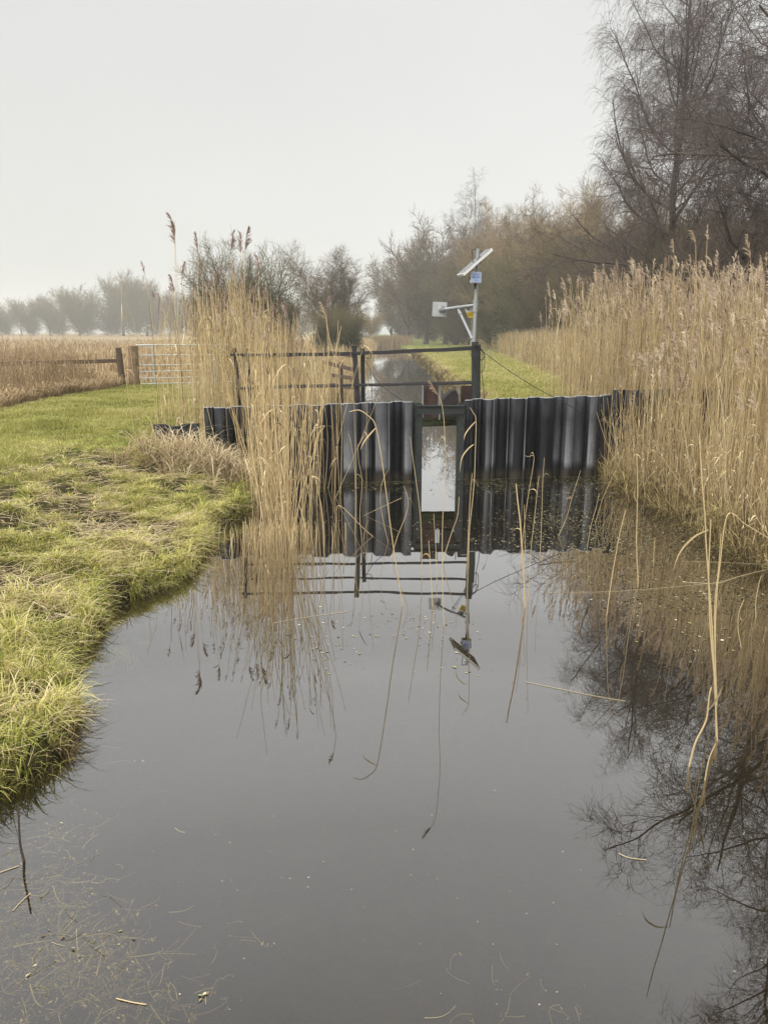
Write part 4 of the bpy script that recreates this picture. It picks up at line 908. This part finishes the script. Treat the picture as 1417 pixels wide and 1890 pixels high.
floating('straw floating on the near left water weed', [(24, 1681), (40, 1664), (57, 1648)])
floating('long thin straw floating below the left clump', [(505, 1150), (560, 1140), (640, 1129)])

# ---- specks, duckweed and water weed
def specks(name, label, x, y, s0, s1, mat_, z=.002):
    n = len(x); a = rng.uniform(0, 6.28, n); s = rng.uniform(s0, s1, n)*rng.uniform(.4, 1, n); el = rng.uniform(.25, 1, n)
    C = np.stack([x, y, np.full(n, z)+rng.uniform(0, .002, n)], -1); U = np.stack([np.cos(a)*s, np.sin(a)*s, 0*a], -1); V = np.stack([-np.sin(a)*s*el, np.cos(a)*s*el, 0*a], -1)
    bag = Bag(); bag.quads(C, U, V, rng.random(n)); return tag(link(name, bag.mesh(name), mat_), label, None, None, 'stuff')
inw = lambda x, y: (x-xL(y) > .05)*(xR(y)-x > .0)*1.
x, y = scatter(1500, -2, 4, 1.6, 11, lambda x, y: inw(x, y)*(.1+.9*(fbm(x*.9, y*.9, 101) > .5)), 1.3)
specks('floating_specks', 'tiny pale seeds and bits floating on the pool', x, y, .0015, .0055, M['speck'])
xx, yy = [], []
for px, py, sx_, sy_, n in [(735, 1150, .30, .22, 60), (800, 1160, .3, .18, 60), (600, 1180, .3, .3, 55), (640, 1195, .2, .2, 25), (1020, 965, .9, .28, 900), (1010, 1000, .9, .22, 620), (1130, 985, .6, .5, 420), (1160, 1090, .5, .4, 160), (1290, 1180, .4, .25, 120), (1230, 1050, .6, .5, 260), (590, 960, .5, .5, 160), (760, 975, .7, .4, 90), (900, 905, 1.0, .18, 160), (850, 1230, .25, .1, 25)]:
    c = onz(px, py); xx.append(rng.normal(c[0], sx_*.5, n)); yy.append(rng.normal(c[1], sy_*1.1, n))
xx, yy = np.concatenate(xx), np.concatenate(yy); k = (inw(xx, yy) > 0) & (yy < WY(xx)-.15)
specks('duckweed', 'scum of duckweed and leaf bits on the water by the weir', xx[k], yy[k], .006, .02, M['weed'])
n = 5200; x = rng.uniform(-1.4, 3.7, n); dd = np.abs(rng.normal(0, .55, n)); y = WY(x)-.1-dd
k = (inw(x, y) > 0) & (fbm(x*3, y*4, 105)+rng.normal(0, .06, n) > .5+.05*dd) & (dd > .02) & ((x < xg0-.12) | (x > xg1+.12) | (rng.random(n) < .12))
specks('pond_scum', 'dark olive scum of rotting weed along the foot of the weir', x[k], y[k], .008, .034, M['scum'], .0012)  # scum afloat, spread thicker so its dark colour deepens the weir's reflection
x, y = scatter(7800, .6, 4.0, 5.8, 11.4, lambda x, y: inw(x, y)*(xR(y)-x < 2.4)*(y < WY(x)-.15)*np.clip((fbm(x*1.6, y*1.6, 107)*.6+fbm(x*6, y*6, 108)*.4-.36)*5, 0, 1)*sstep(2.4, .9, xR(y)-x))
specks('pond_scum', 'dark rotting weed and broken leaves afloat along the foot of the right reeds', x, y, .006, .024, M['scum'], .0011)
x = np.linspace(-1.5, 3.5, 900); k = (x < xg0) | (x > xg1); x = x[k]+rng.normal(0, .01, k.sum()); y = WY(x)-.10-np.abs(rng.normal(0, .02, len(x)))
specks('pond_scum', 'thin line of pale froth and seeds where the weir meets the water', x, y, .004, .012, M['weed'], .0016)
x, y = scatter(900, -6, -1.7, 3, 11, lambda x, y: cone(x, y)*(xL(y)-x > .08)*sstep(4, .5, xL(y)-x)*outside_weir(x, y))
n = len(x); a = rng.uniform(0, 6.28, n); s = rng.uniform(.010, .028, n); bag = Bag(); tl = rng.normal(0, .4, n)
bag.quads(np.stack([x, y, gz(x, y)+rng.uniform(.01, .05, n)], -1), np.stack([np.cos(a)*s, np.sin(a)*s, tl*s], -1), np.stack([-np.sin(a)*s, np.cos(a)*s, rng.normal(0, .4, n)*s], -1)*.6, rng.random(n))
tag(link('fallen_leaves', bag.mesh('fallen_leaves'), M['leaf']), 'small brown dead leaves strewn in the bank grass', None, None, 'stuff')
# ragged weed just under the surface, near left corner
xx, yy = [], []
for px, py, s, n in [(60, 1640, .16, 190), (30, 1760, .16, 200), (140, 1760, .12, 190), (200, 1800, .10, 110), (250, 1865, .12, 70), (300, 1880, .08, 40), (90, 1560, .12, 50), (20, 1870, .12, 60), (950, 1860, .14, 22), (180, 1500, .2, 18), (280, 1730, .25, 20), (90, 1835, .2, 60)]:
    c = onz(px, py, -.05); xx.append(rng.normal(c[0], s, n)); yy.append(rng.normal(c[1], s*.8, n))
xx, yy = np.concatenate(xx), np.concatenate(yy); n = len(xx); bag = Bag()
az = rng.uniform(0, 6.28, n); L = rng.uniform(.015, .13, n); P0 = np.stack([xx, yy, np.where(rng.random(n) < .05, .0015, rng.uniform(-.04, -.004, n))], -1); P1 = P0+np.stack([np.cos(az)*L, np.sin(az)*L, np.where(P0[:, 2] > 0, 0, -.15*L*rng.random(n))], -1)
slim(bag, P0, P1, rv(n, 3)*.2*L[:, None]*np.array([1, 1, 0]), np.where(P0[:, 2] > 0, .0009, rng.uniform(.0008, .0032, n)), rng.random(n), 6)
m_ = 1300; ii = rng.integers(0, n, m_); a = rng.uniform(0, 6.28, m_); s = rng.uniform(.003, .012, m_)
bag.quads(P1[ii]+rv(m_, 3)*.01*np.array([1, 1, .3]), np.stack([np.cos(a)*s, np.sin(a)*s, .2*s], -1), np.stack([-np.sin(a)*s, np.cos(a)*s, -.2*s], -1)*.6, rng.random(m_))
tag(link('water_weed', bag.mesh('water_weed'), M['weed']), 'drowned weed and leaf shreds in the near left water', None, None, 'stuff')

# ================================================================== TREES
def unit(v): return v/(np.linalg.norm(v, axis=-1, keepdims=True)+1e-9)
def grow(P, W, n, t0, t1, ang, aj, lr, K, up, wig, rr, tfall=.5, rmin=.002, fixlen=None, rg=rng, per=None, lmin=.0, fan=1.):
    """children along every branch; a golden-angle spiral round it; per = children per metre (short branches carry few)"""
    N, Kp = P.shape[:2]; ii = np.repeat(np.arange(N), n); m = len(ii)
    s = np.tile((np.arange(n)+.5)/n, N)+rg.uniform(-.5, .5, m)/n; u = np.clip(s, 0, 1); t = t0+(t1-t0)*u
    plen = np.linalg.norm(np.diff(P, axis=1), axis=2).sum(1)[ii]
    phi = np.tile(np.arange(n)*2.39996, N)+np.repeat(rg.uniform(0, 6.28, N), n)+rg.normal(0, .35, m)
    if per is not None:
        q = rg.random(m) < np.clip(plen*per/n, 0, 1); ii, u, t, plen, phi = ii[q], u[q], t[q], plen[q], phi[q]; m = len(ii)
    k = t*(Kp-1); k0 = np.minimum(k.astype(int), Kp-2); fr = (k-k0)[:, None]
    p = P[ii, k0]*(1-fr)+P[ii, k0+1]*fr; T = unit(P[ii, k0+1]-P[ii, k0])
    rad = (W[ii, k0]*(1-fr[:, 0])+W[ii, k0+1]*fr[:, 0])
    A_ = unit(np.cross(T, np.array([.31, .17, .93]))); B_ = np.cross(T, A_)
    perp = A_*np.cos(phi)[:, None]+B_*np.sin(phi)[:, None]
    a = np.clip(rg.normal(ang, aj, m), .1, 1.9)[:, None]
    d = unit(T*np.cos(a)+perp*np.sin(a)); L = plen*lr*(1-tfall*u)*rg.uniform(.6, 1.2, m) if fixlen is None else fixlen*rg.uniform(.3, 1.3, m)
    L = np.maximum(L, lmin); C = [p]; st_ = (L/(K-1))[:, None]
    for j in range(K-1):
        d = unit(d+np.array([0, 0, 1])*up/(K-1)+rg.normal(0, wig, (m, 3))); C.append(C[-1]+d*st_)
    C = np.stack(C, 1); r0 = np.maximum(rad*rr*rg.uniform(.7, 1.1, m), rmin)
    Wn = r0[:, None]*(1-.75*np.linspace(0, 1, K)[None])
    return C, np.maximum(Wn, rmin*.6)
def tree_meshes(spec, seed):
    """returns (trunk mesh, crown mesh, tip points) for a tree standing at the origin"""
    rg = np.random.default_rng(seed); H = spec['h']; r = spec['r']; K = 12
    tb, cb = Bag(), Bag(); st = []
    for j in range(spec.get('stems', 1)):
        t = np.linspace(0, 1, K); a = rg.uniform(0, 6.28); sp_ = spec.get('splay', 0)*(1 if spec.get('stems', 1) > 1 else .3)
        lean = np.array([math.cos(a), math.sin(a)])*sp_*H*rg.uniform(.4, 1)+np.array(spec.get('lean', (0, 0)))*H
        wob = np.cumsum(rg.normal(0, .012*H/K*3, (K, 2)), 0)*spec.get('wob', 1)
        st.append(np.stack([lean[0]*t**1.2+wob[:, 0], lean[1]*t**1.2+wob[:, 1], -.3+(H+.3)*t*rg.uniform(.85, 1) if j else -.3+(H+.3)*t], -1))
    P = np.array(st); W = np.broadcast_to(r*(1-.93*np.linspace(0, 1, K)**.8)[None]+.004, (len(st), K)).copy(); W[:, 0] *= 1.5; W[:, 1] *= 1.12
    tb.tube(P, W, np.full(len(st), .4), 9)
    lv = spec['levels']; tips = P
    for i, L in enumerate(lv):
        P, W = grow(P, W, *L['a'], **L.get('k', {}), rg=rg)
        (tb if i == 0 else cb).tube(P, W, np.clip(rg.normal(.35+.12*i, .15, len(P)), 0, 1), 6 if i == 0 else (4 if i == 1 else 3))
    if spec.get('leaf'):
        nl, s0, lo, hi, wr = spec['leaf']; q = P[rg.integers(0, len(P), nl), rg.integers(0, P.shape[1], nl)]
        q = q[(q[:, 2] > lo*H) & (q[:, 2] < hi*H)]; q = q+rg.normal(0, wr, q.shape); nn = len(q); U = unit(rg.normal(0, 1, (nn, 3))); V = unit(np.cross(U, rg.normal(0, 1, (nn, 3))))
        s = (s0*rg.uniform(.5, 1.2, nn))[:, None]; lb_ = Bag(); lb_.quads(q, U*s, V*s*.8, rg.random(nn)); leaf = lb_.mesh('evergreen_leaves')
    else: leaf = None
    return tb.mesh('trunk', True), cb.mesh('crown'), leaf
def Lv(n, t0, t1, ang, aj, lr, K, up, wig, rr, **k): return dict(a=(n, t0, t1, ang, aj, lr, K, up, wig, rr), k=k)
def put_tree(name, label, cat, protos, x, y, s=1., rz=0, mats=('bark', 'twig_brown'), group=None):
    z = float(gz(np.array([x]), np.array([y]))[0])
    root = empty(name, (x, y, z), label, cat, group); root.rotation_euler = (0, 0, rz); root.scale = (s, s, s)
    tm, cm, lf = protos
    link('trunk', tm, M[mats[0]], root); c = link('crown', cm, M[mats[1]], root)
    if lf is not None: link('evergreen_leaves', lf, M['ivy'], c)
    return root
# the tall birch
birch = dict(h=15.0, r=.21, wob=1.6, levels=[
    Lv(34, .20, .99, .95, .14, .52, 13, 1.0, .10, .50, tfall=.80),
    Lv(30, .12, 1, .70, .2, .34, 8, .1, .13, .6, tfall=.5, per=4.8),
    Lv(24, .10, 1, .75, .25, .48, 6, -.5, .15, .5, rmin=.0045, per=8, tfall=.3),
    Lv(14, .05, 1, .6, .25, .9, 5, -1.3, .12, .6, rmin=.0036, fixlen=.62, per=13)])
put_tree('birch_tree', 'tall bare birch with fine drooping twigs, biggest whole tree right of the canal', 'tree', tree_meshes(birch, 5), atY(1224, 600, 30)[0], 30, 1, 0.4, ('bark_red', 'birch'))
dark = dict(h=13.0, r=.26, wob=1.3, lean=(-.08, 0), levels=[
    Lv(28, .12, .98, 1.0, .25, .50, 14, .45, .15, .36, tfall=.6),
    Lv(28, .12, 1, .75, .25, .38, 9, .1, .2, .5, tfall=.4, per=4.4),
    Lv(22, .1, 1, .75, .3, .5, 7, -.15, .22, .5, rmin=.0048, per=7.5),
    Lv(13, .05, 1, .6, .3, .9, 5, -.5, .2, .6, rmin=.0040, fixlen=.5, per=8)])
put_tree('bare_tree', 'dark spreading bare tree reaching in from the right edge of the picture', 'tree', tree_meshes(dark, 8), 11.2, 19.5, 1, 0.0, ('bark', 'birch'))
dm = tree_meshes({**dark, 'h': 12.0}, 23)
put_tree('bare_tree', 'bare tree behind the right edge, its thick limbs crossing the birch crown', 'tree', dm, 17.6, 27.5, 1.0, 1.9, ('bark', 'birch'))
for x_, y_, s_, rz_, lab in ((9.8, 12.4, .86, 4.1, 'dark tree seen mostly as a reflection at the right edge of the pool'), (9.3, 14.6, 1.08, .6, 'dark tree out of frame whose twigs hang in at the top right corner'), (14.2, 18.6, 1.15, 2.6, 'dark tree filling the darkest part of the reflection')):
    put_tree('bare_tree', lab, 'tree', dm, x_, y_, s_, rz_, ('bark', 'birch'))
# prototypes for the wood
roundt = dict(h=4.2, r=.24, wob=1.3, levels=[
    Lv(19, .25, 1, .80, .25, 1.2, 12, .60, .07, .5, tfall=.0), Lv(22, .2, 1, .70, .2, .36, 8, .25, .11, .5, tfall=.4, per=4.2),
    Lv(16, .1, 1, .65, .25, .5, 6, .1, .13, .5, rmin=.008, per=8), Lv(10, .05, 1, .6, .25, .9, 4, .0, .12, .6, rmin=.0062, fixlen=.45, per=9)])
coarse = dict(h=4.0, r=.24, wob=1.3, levels=[
    Lv(19, .22, 1, .80, .25, 1.2, 12, .60, .07, .5, tfall=.0), Lv(18, .2, 1, .70, .2, .38, 7, .25, .11, .5, tfall=.4, per=3.6, rmin=.022),
    Lv(12, .1, 1, .65, .25, .5, 5, .1, .13, .5, rmin=.016, per=6), Lv(7, .05, 1, .6, .25, .9, 3, .0, .12, .6, rmin=.012, fixlen=.5, per=6)])
coarse_shrub = dict(h=3.4, r=.05, stems=20, splay=.62, levels=[
    Lv(14, .08, 1, .65, .25, .42, 6, .45, .12, .6, tfall=.3, per=4.5, rmin=.018), Lv(10, .1, 1, .65, .25, .5, 4, .2, .14, .55, rmin=.013, per=6), Lv(7, .05, 1, .6, .25, .9, 3, .1, .14, .6, rmin=.011, fixlen=.36, per=7)])
shrubt = dict(h=3.4, r=.04, stems=26, splay=.62, levels=[
    Lv(14, .06, 1, .65, .25, .42, 6, .45, .12, .6, tfall=.3, per=5), Lv(12, .1, 1, .65, .25, .5, 5, .2, .14, .55, rmin=.006, per=8), Lv(9, .05, 1, .6, .25, .9, 4, .1, .14, .6, rmin=.005, fixlen=.34, per=10)])
slimb = dict(h=12.5, r=.13, wob=1.2, levels=[
    Lv(34, .2, .99, .75, .15, .36, 8, .8, .08, .42, tfall=.75), Lv(20, .1, 1, .65, .2, .42, 6, .1, .12, .5, per=4.5), Lv(16, .05, 1, .65, .25, .6, 5, -.4, .14, .55, rmin=.0065, per=6.5), Lv(8, .05, 1, .6, .25, .9, 4, -.9, .1, .6, rmin=.0055, fixlen=.45, per=7)])
PR = [tree_meshes(roundt, s) for s in (31, 32, 33)]
PS = [tree_meshes(shrubt, s) for s in (41, 42)]
PB = tree_meshes(slimb, 51)
PC = [tree_meshes(coarse, s) for s in (35, 36, 37)]
PCS = tree_meshes(coarse_shrub, 45)
P_IVY = tree_meshes({**roundt, 'leaf': (24000, .10, .08, .42, .25)}, 61)
P_BUSH = tree_meshes({**shrubt, 'leaf': (16000, .035, .15, .9, .12)}, 62)
P_BUSHD = tree_meshes({**shrubt, 'leaf': (11000, .055, .0, .65, .28)}, 63)
def tree_px(name, label, cat, pr, px, top, Y, mats, rz=0, h0=9., group=None, k=1.):
    x = atY(px, 612, Y)[0]; zt = atY(px, top, Y)[2]; z0 = float(gz(np.array([x]), np.array([Y]))[0])
    co = np.empty(len(pr[1].vertices)*3, np.float32); pr[1].vertices.foreach_get('co', co); h0 = np.percentile(co[2::3], 99.7)
    o = put_tree(name, label, cat, pr, x, Y, (zt-z0)/h0, rz, mats, group); o.scale = (o.scale[0]*k, o.scale[1]*k, o.scale[2]); return o
B, TB, TO, TG, BI = 'bark', 'twig_brown', 'twig_olive', 'twig_gold', 'birch'
GR = 'bare trees of the wood right of the canal'
tree_px('bare_tree', 'twin-stemmed bare tree closing the avenue at the far end of the canal', 'tree', PC[0], 722, 488, 150.0, (B, TB), .3, 8.6, GR)
tree_px('bare_tree', 'bare tree on the sloping skyline next to the twin-stemmed one', 'tree', PC[1], 752, 448, 135.0, (B, TB), 1.3, 8.6, GR)
tree_px('bare_tree', 'rounded dense grey-brown tree left of the white end plate', 'tree', PC[2], 786, 428, 115.0, (B, TB), 2.2, 8.6, GR)
tree_px('bare_tree', 'broad dense tree directly behind the galvanised arm', 'tree', PC[0], 822, 405, 115.2, (B, TB), 3.9, 8.6, GR)
tree_px('birch_tree', 'pale slender birch rising above the wood behind the mast', 'tree', PB, 872, 312, 86.4, ('bark_pale', BI), 0, 13, GR)
tree_px('bare_tree', 'grey bare tree behind the solar panel', 'tree', PR[1], 905, 385, 93.6, (B, TB), 4.0, 8.6, GR)
tree_px('bare_tree', 'bare tree with upright pale limbs right of the solar panel', 'tree', PR[2], 948, 366, 79.2, (B, TG), .5, 8.6, GR)
tree_px('bare_tree', 'bare upright tree with the light behind it, second right of the mast', 'tree', PR[0], 990, 362, 72.0, (B, TG), 1.1, 8.6, GR)
tree_px('bare_tree', 'golden-twigged willow right of the light upright trees', 'tree', PR[1], 1040, 350, 64.8, (B, TG), 2.7, 8.6, GR)
tree_px('bare_tree', 'reddish twiggy tree just left of the tall birch', 'tree', PR[2], 1095, 345, 55.2, (B, TB), 5.0, 8.6, GR)
tree_px('bare_tree', 'low dark tree under the left limbs of the tall birch', 'tree', PR[0], 1150, 372, 42.6, (B, TB), 5.8, 8.6, GR)
tree_px('bare_tree', 'dark tangled tree at the foot of the tall birch', 'tree', PR[1], 1268, 385, 37.0, (B, BI), .9, 8.6, GR)
tree_px('bare_tree', 'dense dark tree low on the right behind the reed heads', 'tree', PR[2], 1350, 390, 32.5, (B, BI), 3.3, 8.6, GR)
tree_px('bare_tree', 'dark tree at the extreme right behind the reeds', 'tree', PR[0], 1440, 370, 29.1, (B, BI), 2.0, 8.6, GR)
GB = 'scrubby bushes at the edge of the wood'
for i, (px, top, Y, mt, pr, lab) in enumerate([
    (915, 470, 60, TO, 0, 'olive bush right beside the mast pole'), (960, 462, 54, TO, 1, 'dense olive bush with greenish foot'),
    (1005, 455, 47, TO, 0, 'round olive-brown bush above the pale far reeds'), (1050, 440, 42, TB, 1, 'brown bush in the middle of the scrub edge'),
    (1100, 425, 36, TB, 0, 'tall brown bush left of the birch foot'), (1150, 430, 31, TB, 1, 'thick bush just left of the birch trunk'),
    (1205, 430, 27, TB, 0, 'dark bush hiding the foot of the birch'), (1265, 425, 24.5, TB, 1, 'dark bush behind the tall reed heads'),
    (1330, 415, 22, BI, 0, 'dark bush low at the right behind the reeds'), (1400, 400, 20, BI, 1, 'darkest bush at the right edge'),
    (875, 480, 72, TO, 1, 'olive bush left of the mast pole'), (840, 500, 84, TB, 0, 'grey-brown bush behind the warning sign')]):
    tree_px('bush', lab, 'bush', (P_BUSHD if i in (1,) else PS[pr]), px, top+(8 if i == 1 else 0), Y*1.3, (B, mt), i*1.7, 4.7, GB)
# left side
tree_px('bush', 'tall olive bush with small leaves rising behind the left reeds', 'bush', P_BUSH, 452, 450, 31, (B, TO), .4, 4.7, None, .8)
tree_px('bush', 'lower olive bush right of the tall one behind the left reeds', 'bush', P_BUSH, 515, 530, 34, (B, TO), 2.4, 4.7, None, .6)
tree_px('bush', 'low green bush at the left shoulder of the tall olive bush', 'bush', PS[1], 400, 530, 30, (B, TO), 3.4, 4.7, None, .7)
tree_px('bare_tree', 'round bare tree with dark ivy low on its right, left of the far canal', 'tree', PR[1], 612, 456, 56, (B, TG), 1.0, 8.6, None, 1.12)
tree_px('bush', 'dark evergreen bush under the round bare tree', 'bush', P_BUSHD, 642, 566, 52, (B, TO), 1.0, 4.7, None, .75)
tree_px('bush', 'second dark evergreen bush beside the canal reeds', 'bush', P_BUSHD, 606, 566, 49, (B, TO), 4.0, 4.7, None, .8)
tree_px('bare_tree', 'small bare tree on the left of the far canal gap', 'tree', PR[2], 676, 568, 110, (B, TB), 1.0, 8.6)
GF = 'misty trees beyond the field'
for i, (px, top, Y, mt, pr, lab) in enumerate([
    (-20, 555, 170, TB, 0, 'misty tree cut by the left edge of the picture'), (40, 560, 165, TB, 1, 'low misty tree near the left edge'), (92, 543, 165, TB, 2, 'misty tree with a reddish top beyond the field'),
    (148, 528, 160, TO, 0, 'misty tree left of the great round one'), (228, 500, 150, TB, 1, 'great round-crowned tree in the mist beyond the field'), (272, 512, 152, TB, 2, 'misty tree overlapping the right side of the great round one'),
    (315, 532, 160, TO, 0, 'misty tree behind the tall plumed reeds'), (362, 540, 155, TB, 1, 'misty tree right of the tall plumed reeds')]):
    tree_px('bare_tree', lab, 'tree', PC[pr], px, top, Y*1.75, (B, mt), i*2.1, 8.6, GF)
# far undergrowth read as one mass
def mass(name, label, spots, pr, mat_):
    V, Qs, Rn, o = [], [], [], 0
    me = pr[1]; nv = len(me.vertices); co = np.empty(nv*3, np.float32); me.vertices.foreach_get('co', co); co = co.reshape(-1, 3)
    li = np.empty(len(me.loops), np.int32); me.loops.foreach_get('vertex_index', li); li = li.reshape(-1, 4); ra = np.empty(nv, np.float32); me.attributes['rnd'].data.foreach_get('value', ra)
    for (x, y, s, sz, rz) in spots:
        c, s_ = math.cos(rz), math.sin(rz); v = co.copy(); v[:, 0], v[:, 1] = (co[:, 0]*c-co[:, 1]*s_)*s+x, (co[:, 0]*s_+co[:, 1]*c)*s+y; v[:, 2] = co[:, 2]*sz+float(gz(np.array([x]), np.array([y]))[0])-.3
        V.append(v); Qs.append(li+o); Rn.append(ra); o += nv
    tag(link(name, fast_mesh(name, np.concatenate(V), np.concatenate(Qs), np.concatenate(Rn)), mat_), label, None, None, 'stuff')
sp1 = [(atY(px, 612, Y)[0], Y, s, s*rng.uniform(.8, 1.1), rng.uniform(0, 6)) for px, Y, s in [(a_, b_*1.7, c_*1.7) for a_, b_, c_ in [(-40, 158, 1.9), (10, 162, 1.6), (60, 158, 1.7), (110, 160, 1.9), (160, 150, 2.2), (205, 152, 2.0), (250, 150, 2.4), (290, 155, 2.0), (330, 155, 1.9), (380, 150, 1.7), (430, 150, 1.8), (480, 160, 1.7), (560, 140, 1.6), (688, 200, 1.4), (650, 150, 1.5)]]]
mass('far_undergrowth', 'misty hedge of undergrowth across the far side of the field', sp1, PCS, M['twig_olive'])
sp2 = [(atY(px, 612, Y)[0], Y, s, s*rng.uniform(.9, 1.2), rng.uniform(0, 6)) for px, Y, s in [(a_, b_*1.22, c_*1.1) for a_, b_, c_ in [(745, 145, 1.7), (770, 130, 1.8), (800, 112, 1.8), (830, 100, 1.7), (860, 90, 1.6), (890, 82, 1.5), (925, 76, 1.6), (960, 70, 1.7), (1000, 62, 1.6), (1045, 56, 1.5), (1090, 48, 1.5), (1140, 42, 1.5), (1190, 40, 1.6), (1240, 36, 1.6), (1300, 34, 1.5), (1370, 31, 1.5), (1440, 28, 1.5), (1200, 52, 1.9), (1300, 48, 1.8), (1400, 42, 1.8)]]]
mass('wood_undergrowth', 'brown tangle of undergrowth inside the right-hand wood', sp2, PCS, M['twig_brown'])
# small posts far off
for px, y_, lab in ((536, 24, None),):
    pass
scn.cycles.max_bounces = 6; scn.cycles.diffuse_bounces = 2; scn.cycles.glossy_bounces = 3; scn.cycles.transparent_max_bounces = 8; scn.cycles.transmission_bounces = 2
scn.cycles.volume_bounces = 1; scn.cycles.use_denoising = True; scn.cycles.denoiser = 'OPENIMAGEDENOISE'; scn.cycles.denoising_input_passes = 'RGB_ALBEDO_NORMAL'
scn.cycles.caustics_reflective = False; scn.cycles.caustics_refractive = False
